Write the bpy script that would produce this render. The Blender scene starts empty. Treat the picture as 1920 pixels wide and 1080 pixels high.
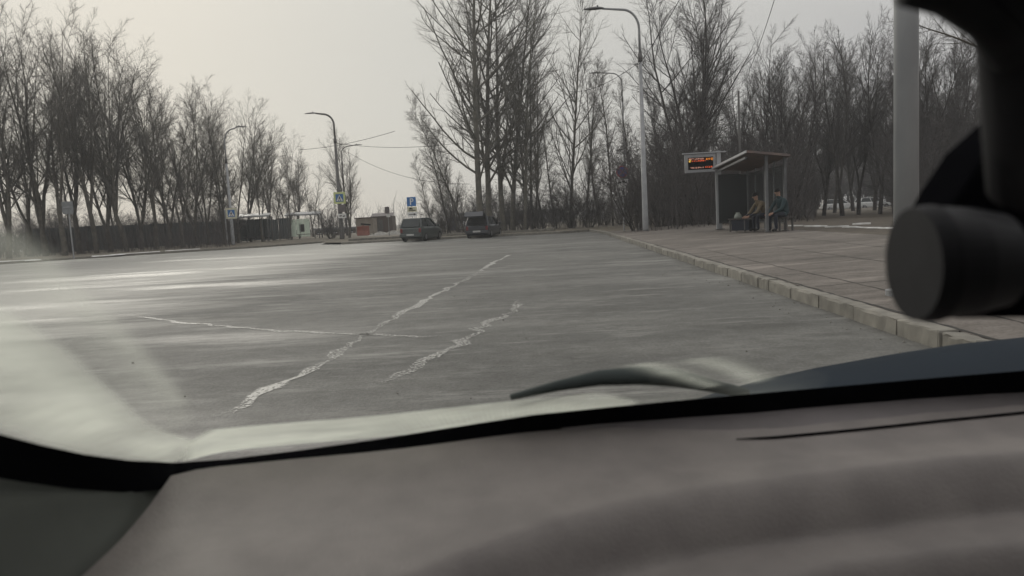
import bpy, bmesh, math, random
import numpy as np
from mathutils import Vector, Matrix

R = math.radians
sc = bpy.context.scene
COL = sc.collection
rng = random.Random(7)

# ------------------------------------------------------------------ camera
EYE = 1.25                                   # height of the phone above the road
PITCH, ROLL, LENS = R(5.48), R(2.9), 26.0
FPX = LENS / 36 * 1920
fwd = Vector((0, math.cos(PITCH), -math.sin(PITCH)))
up0 = Vector((0, math.sin(PITCH), math.cos(PITCH)))
rt0 = Vector((1, 0, 0))
up = up0 * math.cos(ROLL) + rt0 * math.sin(ROLL)
rt = rt0 * math.cos(ROLL) - up0 * math.sin(ROLL)
EYEV = Vector((0, 0, EYE))
cd = bpy.data.cameras.new('camera')
cam = bpy.data.objects.new('camera', cd)
COL.objects.link(cam)
m = Matrix((rt, up, -fwd)).transposed().to_4x4()
m.translation = EYEV
cam.matrix_world = m
cd.lens = LENS; cd.sensor_width = 36
cd.clip_start = 0.01; cd.clip_end = 2000
cd.dof.use_dof = True; cd.dof.focus_distance = 26; cd.dof.aperture_fstop = 8.5
sc.camera = cam


def ray(px, py):
    return fwd * FPX + rt * (px - 960) - up * (py - 540)


def at(px, py, Y):                           # a point of the view at distance Y
    d = ray(px, py)
    return EYEV + d * (Y / d.y)


def G(px, py, z=0.0):                        # a point of the view on the level z
    d = ray(px, py)
    return EYEV + d * ((z - EYE) / d.z)


# ------------------------------------------------------------------ world, sun, exposure
SUN_AZ, SUN_EL = R(-27), R(21)
sund = Vector((math.sin(SUN_AZ) * math.cos(SUN_EL), math.cos(SUN_AZ) * math.cos(SUN_EL), math.sin(SUN_EL)))
w = bpy.data.worlds.new('World'); sc.world = w; w.use_nodes = True
nt = w.node_tree; nt.nodes.clear()


def N(t, kind, **kw):
    n = t.nodes.new(kind)
    for k, v in kw.items():
        setattr(n, k, v)
    return n


def world():
    L = nt.links.new
    out = N(nt, 'ShaderNodeOutputWorld'); bg = N(nt, 'ShaderNodeBackground')
    sky = N(nt, 'ShaderNodeTexSky', sky_type='NISHITA', sun_disc=False)
    sky.sun_elevation = SUN_EL; sky.sun_rotation = SUN_AZ
    sky.dust_density = 1.5; sky.air_density = 1.0
    tc = N(nt, 'ShaderNodeTexCoord')
    dot = N(nt, 'ShaderNodeVectorMath', operation='DOT_PRODUCT')
    L(tc.outputs['Generated'], dot.inputs[0]); dot.inputs[1].default_value = sund
    mr = N(nt, 'ShaderNodeMapRange', interpolation_type='SMOOTHSTEP')
    L(dot.outputs['Value'], mr.inputs['Value'])
    mr.inputs['From Min'].default_value = 0.5; mr.inputs['From Max'].default_value = 1.02
    # cloud sheet: soft broken greys, stretched along the horizon
    mp = N(nt, 'ShaderNodeMapping'); mp.inputs['Scale'].default_value = (1.0, 1.0, 3.2)
    mp.inputs['Location'].default_value = (.3, .1, .4)
    L(tc.outputs['Generated'], mp.inputs['Vector'])
    no = N(nt, 'ShaderNodeTexNoise'); no.inputs['Scale'].default_value = 2.6
    no.inputs['Detail'].default_value = 4; no.inputs['Roughness'].default_value = .45
    L(mp.outputs[0], no.inputs['Vector'])
    ra = N(nt, 'ShaderNodeMapRange'); L(no.outputs['Fac'], ra.inputs['Value'])
    ra.inputs['From Min'].default_value = .3; ra.inputs['From Max'].default_value = .7
    grey = N(nt, 'ShaderNodeMix', data_type='RGBA')
    grey.inputs['A'].default_value = (.435, .428, .438, 1); grey.inputs['B'].default_value = (.572, .556, .546, 1)
    L(ra.outputs[0], grey.inputs['Factor'])
    warm = N(nt, 'ShaderNodeMix', data_type='RGBA')
    L(mr.outputs[0], warm.inputs['Factor']); L(grey.outputs['Result'], warm.inputs['A'])
    warm.inputs['B'].default_value = (.655, .636, .590, 1)
    ns = N(nt, 'ShaderNodeMix', data_type='RGBA', blend_type='MULTIPLY'); ns.inputs['Factor'].default_value = 1
    L(sky.outputs[0], ns.inputs['A']); ns.inputs['B'].default_value = (.06, .06, .06, 1)
    mx = N(nt, 'ShaderNodeMix', data_type='RGBA'); mx.inputs['Factor'].default_value = .92
    # an overcast sky grows brighter towards the zenith
    sx = N(nt, 'ShaderNodeSeparateXYZ'); L(tc.outputs['Generated'], sx.inputs[0])
    ze = N(nt, 'ShaderNodeMapRange', interpolation_type='SMOOTHSTEP'); L(sx.outputs['Z'], ze.inputs['Value'])
    ze.inputs['From Min'].default_value = .2; ze.inputs['From Max'].default_value = 1.0; ze.inputs['To Min'].default_value = 1.0; ze.inputs['To Max'].default_value = 2.0
    zm = N(nt, 'ShaderNodeVectorMath', operation='SCALE'); L(warm.outputs['Result'], zm.inputs[0]); L(ze.outputs[0], zm.inputs['Scale'])
    L(ns.outputs['Result'], mx.inputs['A']); L(zm.outputs[0], mx.inputs['B'])
    L(mx.outputs['Result'], bg.inputs['Color']); bg.inputs['Strength'].default_value = 1.0
    L(bg.outputs[0], out.inputs['Surface'])


world()
sl = bpy.data.lights.new('sun', 'SUN'); sl.energy = 1.0; sl.angle = R(14); sl.color = (1, .95, .86)
so = bpy.data.objects.new('sun', sl); COL.objects.link(so)
so.rotation_euler = sund.to_track_quat('Z', 'Y').to_euler()
vs = sc.view_settings
vs.view_transform = 'Standard'; vs.look = 'None'; vs.exposure = 0.12; vs.gamma = 1; vs.use_curve_mapping = False
sc.cycles.max_bounces = 4; sc.cycles.diffuse_bounces = 2; sc.cycles.glossy_bounces = 2; sc.cycles.volume_bounces = 0; sc.cycles.transparent_max_bounces = 12
sc.cycles.use_denoising = True

# ------------------------------------------------------------------ materials
MATS = {}


def mat(name, c1, c2=None, scale=6.0, rough=.7, bump=0.0, metal=0.0, detail=5, stretch=None, spec=.5, lo=.35, hi=.65, bscale=None):
    if name in MATS:
        return MATS[name]
    mt = bpy.data.materials.new(name); mt.use_nodes = True
    t = mt.node_tree; b = t.nodes['Principled BSDF']; L = t.links.new
    b.inputs['Roughness'].default_value = rough; b.inputs['Metallic'].default_value = metal
    b.inputs['Specular IOR Level'].default_value = spec
    c2 = c2 or tuple(x * .78 for x in c1)
    g = N(t, 'ShaderNodeNewGeometry'); mp = N(t, 'ShaderNodeMapping')
    mp.inputs['Scale'].default_value = stretch or (1, 1, 1)
    L(g.outputs['Position'], mp.inputs['Vector'])
    no = N(t, 'ShaderNodeTexNoise'); no.inputs['Scale'].default_value = scale; no.inputs['Detail'].default_value = detail
    L(mp.outputs[0], no.inputs['Vector'])
    mr = N(t, 'ShaderNodeMapRange'); L(no.outputs['Fac'], mr.inputs['Value'])
    mr.inputs['From Min'].default_value = lo; mr.inputs['From Max'].default_value = hi
    mx = N(t, 'ShaderNodeMix', data_type='RGBA')
    L(mr.outputs[0], mx.inputs['Factor'])
    mx.inputs['A'].default_value = (*c1, 1); mx.inputs['B'].default_value = (*c2, 1)
    L(mx.outputs['Result'], b.inputs['Base Color'])
    if bump:
        bp = N(t, 'ShaderNodeBump'); bp.inputs['Strength'].default_value = bump; bp.inputs['Distance'].default_value = .02
        src = no
        if bscale:
            src = N(t, 'ShaderNodeTexNoise'); src.inputs['Scale'].default_value = bscale; L(g.outputs['Position'], src.inputs['Vector'])
        L(src.outputs['Fac'], bp.inputs['Height']); L(bp.outputs[0], b.inputs['Normal'])
    MATS[name] = mt
    return mt


def glass_mat(name, tint, alpha, rough=.05):
    mt = bpy.data.materials.new(name); mt.use_nodes = True
    t = mt.node_tree; t.nodes.clear(); L = t.links.new
    o = N(t, 'ShaderNodeOutputMaterial'); tr = N(t, 'ShaderNodeBsdfTransparent'); gl = N(t, 'ShaderNodeBsdfPrincipled')
    gl.inputs['Base Color'].default_value = (*tint, 1); gl.inputs['Roughness'].default_value = rough
    mx = N(t, 'ShaderNodeMixShader'); mx.inputs[0].default_value = alpha
    L(tr.outputs[0], mx.inputs[1]); L(gl.outputs[0], mx.inputs[2]); L(mx.outputs[0], o.inputs['Surface'])
    return mt


def asphalt(name, dark, light, wet=True):
    mt = bpy.data.materials.new(name); mt.use_nodes = True
    t = mt.node_tree; b = t.nodes['Principled BSDF']; L = t.links.new
    g = N(t, 'ShaderNodeNewGeometry')

    def noise(scale, st=(1, 1, 1), detail=5, rot=0, rough=.55):
        mp = N(t, 'ShaderNodeMapping'); mp.inputs['Scale'].default_value = st; mp.inputs['Rotation'].default_value = (0, 0, rot)
        L(g.outputs['Position'], mp.inputs['Vector'])
        n = N(t, 'ShaderNodeTexNoise'); n.inputs['Scale'].default_value = scale; n.inputs['Detail'].default_value = detail
        n.inputs['Roughness'].default_value = rough
        L(mp.outputs[0], n.inputs['Vector'])
        return n

    def rng_(n, a, c, lo=0., hi=1.):
        r = N(t, 'ShaderNodeMapRange'); L(n.outputs[0], r.inputs['Value'])
        r.inputs['From Min'].default_value = a; r.inputs['From Max'].default_value = c
        r.inputs['To Min'].default_value = lo; r.inputs['To Max'].default_value = hi
        return r
    big = rng_(noise(.16, (1, .8, 1), 4, .3), .35, .65)
    streak = rng_(noise(.55, (.55, 1.2, 1), 7, -.12, .62), .42, .72)
    fine = rng_(noise(34, detail=4, rough=.7), .35, .65)
    grit = rng_(noise(5, detail=7, rough=.68), .38, .66)
    c1 = N(t, 'ShaderNodeMix', data_type='RGBA'); L(big.outputs[0], c1.inputs['Factor'])
    c1.inputs['A'].default_value = (*dark, 1); c1.inputs['B'].default_value = tuple((a + c) / 2 for a, c in zip(dark, light)) + (1,)
    c2 = N(t, 'ShaderNodeMix', data_type='RGBA'); L(streak.outputs[0], c2.inputs['Factor'])
    L(c1.outputs['Result'], c2.inputs['A']); c2.inputs['B'].default_value = (*light, 1)
    c3 = N(t, 'ShaderNodeMix', data_type='RGBA', blend_type='MULTIPLY'); L(fine.outputs[0], c3.inputs['Factor'])
    L(c2.outputs['Result'], c3.inputs['A']); c3.inputs['B'].default_value = (.62, .62, .62, 1)
    c4 = N(t, 'ShaderNodeMix', data_type='RGBA', blend_type='MULTIPLY'); L(grit.outputs[0], c4.inputs['Factor'])
    L(c3.outputs['Result'], c4.inputs['A']); c4.inputs['B'].default_value = (.74, .735, .72, 1)
    if wet:                                   # polished and damp patches
        pa = rng_(noise(.3, (.3, 1.1, 1), 6, -.2, .6), .50, .66, .80, .50)
        L(pa.outputs[0], b.inputs['Roughness'])
        # towards the left, sun glare and pale salt painted into the colour, surface smoother
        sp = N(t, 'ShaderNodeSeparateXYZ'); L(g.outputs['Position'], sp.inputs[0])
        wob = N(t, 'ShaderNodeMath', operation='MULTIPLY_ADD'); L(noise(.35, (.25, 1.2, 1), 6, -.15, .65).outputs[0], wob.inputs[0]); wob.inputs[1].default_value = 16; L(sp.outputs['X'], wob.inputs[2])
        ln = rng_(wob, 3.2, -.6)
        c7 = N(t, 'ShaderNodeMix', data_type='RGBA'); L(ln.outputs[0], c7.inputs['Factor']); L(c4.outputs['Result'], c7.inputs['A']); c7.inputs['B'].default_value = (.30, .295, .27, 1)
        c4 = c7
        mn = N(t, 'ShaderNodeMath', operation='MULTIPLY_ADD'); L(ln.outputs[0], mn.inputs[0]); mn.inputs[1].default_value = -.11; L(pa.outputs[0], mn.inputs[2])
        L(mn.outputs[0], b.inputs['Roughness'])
    else:
        b.inputs['Roughness'].default_value = .85
    dust = rng_(noise(1.6, (.5, 1.2, 1), 7, -.1, .7), .55, .74)
    c5 = N(t, 'ShaderNodeMix', data_type='RGBA'); c5.inputs['B'].default_value = tuple(1.25 * x for x in light) + (1,)
    half = N(t, 'ShaderNodeMath', operation='MULTIPLY'); half.inputs[1].default_value = .6; L(dust.outputs[0], half.inputs[0])
    L(half.outputs[0], c5.inputs['Factor']); L(c4.outputs['Result'], c5.inputs['A'])
    salt = rng_(noise(.75, (.32, 1.5, 1), 9, -.1, .74), .55, .66)
    c55 = N(t, 'ShaderNodeMix', data_type='RGBA'); c55.inputs['B'].default_value = tuple(1.45 * x for x in light) + (1,)
    hs = N(t, 'ShaderNodeMath', operation='MULTIPLY'); hs.inputs[1].default_value = .62; L(salt.outputs[0], hs.inputs[0])
    L(hs.outputs[0], c55.inputs['Factor']); L(c5.outputs['Result'], c55.inputs['A']); c5 = c55
    tar = rng_(noise(.8, (.6, 1.1, 1), 7, .25, .65), .56, .68)
    c6 = N(t, 'ShaderNodeMix', data_type='RGBA', blend_type='MULTIPLY'); L(tar.outputs[0], c6.inputs['Factor'])
    L(c5.outputs['Result'], c6.inputs['A']); c6.inputs['B'].default_value = (.74, .73, .72, 1)
    L(c6.outputs['Result'], b.inputs['Base Color'])
    b.inputs['Specular IOR Level'].default_value = .38
    bp = N(t, 'ShaderNodeBump'); bp.inputs['Strength'].default_value = .35; bp.inputs['Distance'].default_value = .01
    L(fine.outputs[0], bp.inputs['Height']); L(bp.outputs[0], b.inputs['Normal'])
    return mt


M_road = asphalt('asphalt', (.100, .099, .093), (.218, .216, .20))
M_pave = asphalt('pavement_asphalt', (.142, .126, .110), (.226, .20, .178), wet=False)
M_kerb = mat('kerb_concrete', (.235, .222, .19), (.145, .137, .118), 5, .85, .3, lo=.3, hi=.7)
def vary(mt, amt):                            # every object in this material gets its own tone
    t = mt.node_tree; b = t.nodes['Principled BSDF']; src = b.inputs['Base Color'].links[0].from_socket
    oi = N(t, 'ShaderNodeObjectInfo'); r = N(t, 'ShaderNodeMapRange'); t.links.new(oi.outputs['Random'], r.inputs['Value'])
    r.inputs['To Min'].default_value = 1 - amt; r.inputs['To Max'].default_value = 1 + amt
    sc_ = N(t, 'ShaderNodeVectorMath', operation='SCALE'); t.links.new(src, sc_.inputs[0]); t.links.new(r.outputs[0], sc_.inputs['Scale'])
    t.links.new(sc_.outputs[0], b.inputs['Base Color'])


vary(M_kerb, .11)
M_earth = mat('earth', (.085, .072, .052), (.15, .13, .095), 1.3, .95, .5, bscale=9)
M_leaf = mat('leaf_litter', (.055, .045, .034), (.10, .082, .06), 2.2, .95, .5, bscale=14)
M_snow = mat('snow', (.72, .72, .70), (.5, .49, .46), 3, .8, .3)
M_crack = None
M_bark = mat('bark', (.075, .068, .058), (.13, .118, .098), 3.5, .9, .0)
M_bark2 = mat('bark_dark', (.05, .045, .042), (.088, .08, .072), 4, .9)
M_bark3 = mat('bark_poplar', (.10, .095, .08), (.16, .15, .12), 2.4, .9)
M_twig = mat('twig', (.085, .076, .066), (.125, .112, .095), 2, .9)
M_twig2 = mat('twig_dark', (.06, .053, .052), (.10, .09, .086), 2, .9)
M_galv = mat('galvanised_steel', (.33, .335, .34), (.25, .255, .26), 3, .55, metal=.4)
M_galv2 = mat('pale_steel', (.42, .43, .44), (.34, .35, .36), 2.5, .5, metal=.3, stretch=(1, 1, .35))
M_char = mat('charcoal_plastic', (.014, .014, .016), (.010, .010, .012), 40, .55, spec=.25)
M_dpole = mat('dark_steel', (.10, .095, .09), None, 4, .6)
M_lampg = mat('lamp_grey', (.09, .09, .09), None, 5, .5)
M_black = mat('black_plastic', (.005, .005, .006), None, 9, .9, spec=0)
M_shade = mat('shade_black', (.02, .02, .02), None, 9, .8)
M_white = mat('white_paint', (.75, .75, .73), (.62, .62, .6), 7, .5)
M_signb = mat('sign_back', (.22, .23, .235), None, 7, .55, metal=.2)
M_yel = mat('yellow_green_paint', (.62, .68, .30), None, 8, .5)
M_blue = mat('sign_blue', (.03, .16, .42), None, 8, .45)
M_blued = mat('sign_blue_dull', (.05, .055, .24), None, 8, .5)
M_red = mat('sign_red', (.28, .05, .06), None, 8, .5)
M_cream = mat('cream_plate', (.62, .60, .44), None, 8, .5)
M_brown = mat('brown_plate', (.14, .12, .12), None, 8, .6)
M_fence = mat('fence_sheet', (.075, .085, .088), (.10, .11, .112), .8, .7)
M_orange = mat('orange_plastic', (.26, .075, .045), None, 4, .6)
M_beige = mat('beige_wall', (.30, .26, .215), (.24, .205, .165), 1.5, .85)
M_shed = mat('shed_brown', (.10, .075, .06), None, 2, .85)
M_bluebox = mat('blue_container', (.05, .07, .16), None, 2, .6)
M_wall = mat('far_wall', (.19, .19, .195), (.15, .15, .16), .4, .85)
M_roofb = mat('blue_roof', (.11, .16, .20), None, 1, .6)
M_dwin = mat('dark_window', (.03, .035, .04), None, 1, .25)
M_shroof = mat('shelter_roof', (.17, .12, .10), (.11, .085, .08), 3, .6)
M_shframe = mat('shelter_frame', (.16, .165, .17), None, 5, .55, metal=.3)
M_wood = mat('bench_wood', (.07, .06, .055), None, 6, .7)
M_glass = glass_mat('shelter_glass', (.10, .11, .11), .5)
M_glassd = glass_mat('shelter_glass_dark', (.05, .06, .06), .75)
M_wpanel = bpy.data.materials.new('frosted_panel'); M_wpanel.use_nodes = True
t = M_wpanel.node_tree; t.nodes.clear(); a_ = N(t, 'ShaderNodeOutputMaterial'); b_ = N(t, 'ShaderNodeMixShader'); c_ = N(t, 'ShaderNodeBsdfDiffuse'); d_ = N(t, 'ShaderNodeBsdfTranslucent')
c_.inputs[0].default_value = (.75, .8, .75, 1); d_.inputs[0].default_value = (.78, .84, .78, 1); b_.inputs[0].default_value = .75
t.links.new(c_.outputs[0], b_.inputs[1]); t.links.new(d_.outputs[0], b_.inputs[2]); t.links.new(b_.outputs[0], a_.inputs['Surface'])
M_tyre = mat('tyre', (.018, .018, .018), None, 20, .85)
M_rim = mat('rim', (.25, .25, .26), None, 10, .4, metal=.7)
M_cglass = mat('car_glass', (.018, .024, .024), None, 3, .12)
M_taill = mat('tail_lamp', (.16, .02, .02), None, 10, .25)
M_plate = mat('number_plate', (.5, .5, .48), None, 20, .5)
M_skin = mat('skin', (.36, .22, .16), None, 20, .6)
M_tan = mat('tan_cloth', (.165, .13, .085), (.12, .095, .06), 8, .9)
M_teal = mat('teal_cloth', (.03, .055, .06), (.022, .04, .046), 8, .9)
M_navy = mat('navy_cloth', (.02, .024, .036), None, 9, .9)
M_hair = mat('dark_hat', (.015, .014, .014), None, 9, .9)

# ------------------------------------------------------------------ mesh helpers


class MB:
    def __init__(s):
        s.v, s.f = [], []

    def add(s, vs_, fs):
        o = len(s.v); s.v += [tuple(v) for v in vs_]; s.f += [tuple(i + o for i in f) for f in fs]
        return s

    def box(s, c, d, M=None, taper=1.0):
        x, y, z = (k / 2 for k in d)
        P = [(-x, -y, -z), (x, -y, -z), (x, y, -z), (-x, y, -z), (-x * taper, -y * taper, z), (x * taper, -y * taper, z), (x * taper, y * taper, z), (-x * taper, y * taper, z)]
        P = [Vector(p) for p in P]
        if M is not None:
            P = [M @ p for p in P]
        P = [p + Vector(c) for p in P]
        return s.add(P, [(3, 2, 1, 0), (4, 5, 6, 7), (0, 1, 5, 4), (1, 2, 6, 5), (2, 3, 7, 6), (3, 0, 4, 7)])

    def tube(s, pts, rad, n=8, cap=True):
        pts = [Vector(p) for p in pts]
        if not hasattr(rad, '__len__'):
            rad = [rad] * len(pts)
        V, u = [], None
        for i, p in enumerate(pts):
            t = (pts[min(i + 1, len(pts) - 1)] - pts[max(i - 1, 0)]).normalized()
            if u is None:
                u = t.orthogonal().normalized()
            u = (u - t * u.dot(t)).normalized(); v = t.cross(u)
            V += [p + (u * math.cos(a) + v * math.sin(a)) * rad[i] for a in (2 * math.pi * k / n for k in range(n))]
        F = []
        for i in range(len(pts) - 1):
            for k in range(n):
                a, b = i * n + k, i * n + (k + 1) % n
                F.append((a, b, b + n, a + n))
        if cap:
            F.append(tuple(range(n - 1, -1, -1))); F.append(tuple(range((len(pts) - 1) * n, len(pts) * n)))
        return s.add(V, F)

    def prism(s, poly, off):                  # planar polygon (3-D points) extruded by a vector
        n = len(poly); off = Vector(off)
        V = [Vector(p) for p in poly] + [Vector(p) + off for p in poly]
        return s.add(V, [tuple(range(n - 1, -1, -1)), tuple(range(n, 2 * n))] + [(i, (i + 1) % n, n + (i + 1) % n, n + i) for i in range(n)])

    def sheet(s, poly, z):
        return s.add([(p[0], p[1], z if len(p) < 3 else p[2]) for p in poly], [tuple(range(len(poly)))])

    def build(s, name, material, parent=None, smooth=False, bevel=0, loc=None):
        me = bpy.data.meshes.new(name); me.from_pydata(s.v, [], s.f); me.validate(); me.update()
        if smooth:
            for p in me.polygons:
                p.use_smooth = True
        bm = bmesh.new(); bm.from_mesh(me); bmesh.ops.recalc_face_normals(bm, faces=bm.faces)
        if bevel:
            bmesh.ops.bevel(bm, geom=list(bm.edges), offset=bevel, segments=2, affect='EDGES', profile=.6)
        bm.to_mesh(me); bm.free()
        return link(name, me, material, parent, loc)


def link(name, me, material, parent=None, loc=None):
    o = bpy.data.objects.new(name, me); COL.objects.link(o)
    if material and not me.materials:
        me.materials.append(material)
    if parent:
        o.parent = parent
    if loc is not None:
        o.location = loc
    return o


def tag(o, label=None, cat=None, group=None, kind=None):
    if label: o['label'] = label
    if cat: o['category'] = cat
    if group: o['group'] = group
    if kind: o['kind'] = kind
    return o


def empty(name, loc=(0, 0, 0), rz=0, label=None, cat=None, group=None):
    o = bpy.data.objects.new(name, None); COL.objects.link(o)
    o.location = loc; o.rotation_euler = (0, 0, rz); o.empty_display_size = .2
    return tag(o, label, cat, group)


def copy_tree(o, parent=None):
    c = o.copy(); COL.objects.link(c); c.parent = parent
    for ch in o.children:
        copy_tree(ch, c)
    return c


# ------------------------------------------------------------------ setting: ground, road, kerbs
KD = Vector((math.sin(R(3.15)), math.cos(R(3.15)), 0))    # direction of the near kerb
KN = Vector((KD.y, -KD.x, 0))                             # from the road to the pavement
K0 = Vector((3.12, 0, 0))                                 # kerb face where it passes the camera


def kp(s, n, z):                                          # s along, n behind the kerb face
    p = K0 + KD * s + KN * n
    return (p.x, p.y, z)


tag(MB().sheet([(-320, -60), (320, -60), (320, 420), (-320, 420)], -.03).build('ground', M_earth), kind='structure')
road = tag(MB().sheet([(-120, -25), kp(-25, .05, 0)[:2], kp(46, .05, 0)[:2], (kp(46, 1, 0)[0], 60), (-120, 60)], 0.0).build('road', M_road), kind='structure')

# far kerb line on the far side of the lot, from its corner with the near kerb to the island tip
corner = kp(43.2, 0, 0)
far_line = [Vector(corner[:2] + (0,)), G(1105, 434.5), G(1050, 438), G(940, 443), G(880, 446), G(760, 452), G(700, 455), G(640, 458.5)]
for p in far_line: p.z = 0
left_line = [Vector((-60, 12, 0)), G(-110, 505), G(0, 496), G(100, 489), G(300, 476), G(500, 463.5), G(600, 456), G(660, 451)]


def offset(line, d):
    out = []
    for i, p in enumerate(line):
        t = (line[min(i + 1, len(line) - 1)] - line[max(i - 1, 0)]).normalized()
        out.append(p + Vector((-t.y, t.x, 0)) * d)
    return out


def kerb_strip(line, d, hgt, name):
    b = offset(line, d); V = []; F = []
    for i, (p, q) in enumerate(zip(line, b)):
        e = (q - p) * .12
        V += [(p.x, p.y, -.02), (p.x, p.y, hgt - .02), (p.x + e.x, p.y + e.y, hgt), (q.x, q.y, hgt), (q.x, q.y, -.02)]
    for i in range(len(line) - 1):
        for k in range(4):
            F.append((i * 5 + k, i * 5 + k + 1, i * 5 + k + 6, i * 5 + k + 5))
    mb = MB(); mb.add(V, F)
    return tag(mb.build(name, M_kerb), kind='structure')


kerb_strip(far_line, -.16, .15, 'far_kerb')
kerb_strip(left_line, .16, .14, 'left_kerb')
fb = offset(far_line, -.155); lb = offset(left_line, .155)
tag(MB().sheet([(p.x, p.y) for p in fb] + [(fb[-1].x - 2, fb[-1].y + 2.5), (-24, 110), (40, 110), (30, 46.5), (kp(43, 5, 0)[0], 45.2)], .13).build('verge', M_earth), kind='structure')
tag(MB().sheet([(p.x, p.y) for p in lb] + [(-16, 66), (-30, 130), (-150, 130), (-150, 12)], .125).build('left_verge', M_earth), kind='structure')
# path kerb behind the parked cars
sec = [p + Vector((-.15, 3.0, 0)) for p in far_line[2:]]
kerb_strip(sec, -.14, .30, 'path_kerb')

# right pavement: rises gently away from the kerb
def pave_z(n):
    return .145 + .035 * max(0, min(n, 5.2) - .17)


mb = MB()
S = [-25, -4, 0, 4, 8, 12, 16, 20, 24, 28, 32, 36, 40, 43.0]
Ns = [.168, 1.2, 2.4, 3.6, 4.6, 5.3]
mb.add([kp(s, n, pave_z(n)) for s in S for n in Ns], [(i * 6 + j, i * 6 + j + 1, i * 6 + j + 7, i * 6 + j + 6) for i in range(len(S) - 1) for j in range(5)])
pavement = tag(mb.build('pavement', M_pave), kind='structure')
kb = tag(empty('near_kerb', kp(0, 0, 0)), kind='structure')
stones = []
for ln in (.985, .985, .48, .73):
    mb = MB(); mb.box((0, 0, 0), (.165, ln, .30))
    o = mb.build('kerb_stone', M_kerb, kb, bevel=.022); stones.append((ln, o))
    bm = bmesh.new(); bm.from_mesh(o.data); bmesh.ops.subdivide_edges(bm, edges=[e_ for e_ in bm.edges if e_.calc_length() > .4], cuts=5)
    for v in bm.verts:
        v.co += Vector((rng.gauss(0, .004), 0, rng.gauss(0, .004)))
    bm.to_mesh(o.data); bm.free()
s = -6.0; first = {}
while s < 43.1:
    ln, src = stones[rng.choices((0, 1, 2, 3), (6, 4, 2, 2))[0]]
    if id(src) in first:
        o = src.copy(); COL.objects.link(o)
    else:
        o = src; first[id(src)] = 1
    c = Vector(kp(s + ln / 2, .083 + rng.uniform(-.008, .008), .002 + rng.uniform(-.006, .008)))
    o.location = c - kb.location
    o.rotation_euler = (rng.uniform(-.006, .006), rng.uniform(-.01, .01), -R(3.15) + rng.uniform(-.008, .008))
    s += ln + .013
for ln, src in stones:
    if id(src) not in first:
        bpy.data.objects.remove(src)
# woodland floor behind the pavement
tag(MB().add([kp(-25, 5.29, .30), kp(43, 5.29, .30), (kp(43, 5.3, 0)[0] + 1, 46, .2), (12, 60, .14), (30, 112, .14), (160, 112, .1), (160, -25, .1)], [tuple(range(7))]).build('woodland_floor', M_leaf), kind='structure')

# cracks in the asphalt: grit-filled ribbons just above the road
def crack_mat():
    mt = bpy.data.materials.new('crack_grit'); mt.use_nodes = True
    t = mt.node_tree; b = t.nodes['Principled BSDF']; L = t.links.new
    b.inputs['Base Color'].default_value = (.33, .327, .305, 1); b.inputs['Roughness'].default_value = .6
    g = N(t, 'ShaderNodeNewGeometry'); no = N(t, 'ShaderNodeTexNoise'); no.inputs['Scale'].default_value = 32; no.inputs['Detail'].default_value = 4
    no.inputs['Roughness'].default_value = .7
    L(g.outputs['Position'], no.inputs['Vector'])
    at_ = N(t, 'ShaderNodeAttribute', attribute_name='core')
    ad = N(t, 'ShaderNodeMath', operation='ADD'); L(no.outputs['Fac'], ad.inputs[0]); L(at_.outputs['Fac'], ad.inputs[1])
    mr = N(t, 'ShaderNodeMapRange'); L(ad.outputs[0], mr.inputs['Value'])
    mr.inputs['From Min'].default_value = .93; mr.inputs['From Max'].default_value = 1.07
    L(mr.outputs[0], b.inputs['Alpha'])
    return mt


M_crack = crack_mat()


def crack(pix, width, strength=.5, jag=.05):
    pts = [G(*p) for p in pix]
    line = []
    for a, b in zip(pts, pts[1:]):
        n = max(2, int((b - a).length / .22))
        for i in range(n):
            q = a.lerp(b, i / n); line.append(q + Vector((rng.gauss(0, jag), rng.gauss(0, jag), 0)))
    line.append(pts[-1])
    V, F, core = [], [], []
    L3 = offset(line, 1); amp = 1.0
    for i, p in enumerate(line):
        nrm = (L3[i] - p); wd = width * rng.uniform(.35, 1.6); e = min(1, i / 4, (len(line) - 1 - i) / 4)
        amp = max(.84, min(1.1, amp + rng.gauss(0, .05)))
        for k, c in ((-1, 0), (-.35, 1), (.35, 1), (1, 0)):
            q = p + nrm * wd * k; V.append((q.x, q.y, .004)); core.append(strength * amp * c * (.35 + .65 * e))
    for i in range(len(line) - 1):
        for k in range(3):
            F.append((i * 4 + k, i * 4 + k + 1, i * 4 + k + 5, i * 4 + k + 4))
    me = bpy.data.meshes.new('road_crack'); me.from_pydata(V, [], F)
    at_ = me.attributes.new('core', 'FLOAT', 'POINT'); at_.data.foreach_set('value', core)
    o = link('road_crack', me, M_crack, road)
    return o


crack([(225, 590), (290, 598), (350, 606), (500, 619), (690, 629), (850, 633), (900, 630)], .085, .62, .03)
crack([(330, 832), (420, 780), (510, 728), (600, 685), (690, 625), (800, 560), (880, 522), (930, 490), (960, 476)], .12, .58, .03)
crack([(640, 745), (680, 730), (780, 690), (860, 640), (930, 600), (965, 580), (960, 555)], .15, .49, .06)
crack([(760, 660), (830, 664), (900, 640)], .10, .45, .06)
crack([(640, 526), (760, 528), (900, 519), (1050, 517)], .06, .5, .03)
crack([(610, 563), (720, 560), (860, 555), (990, 553)], .05, .45, .03)
crack([(740, 612), (820, 611), (880, 612)], .05, .4, .03)
crack([(1240, 578), (1330, 584), (1430, 598), (1570, 609)], .05, .42, .03)
crack([(430, 541), (500, 528), (580, 509)], .10, .42, .03)
crack([(330, 560), (380, 550), (430, 540)], .10, .42, .03)
crack([(250, 520), (450, 500), (640, 480)], .12, .42, .04)

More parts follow.
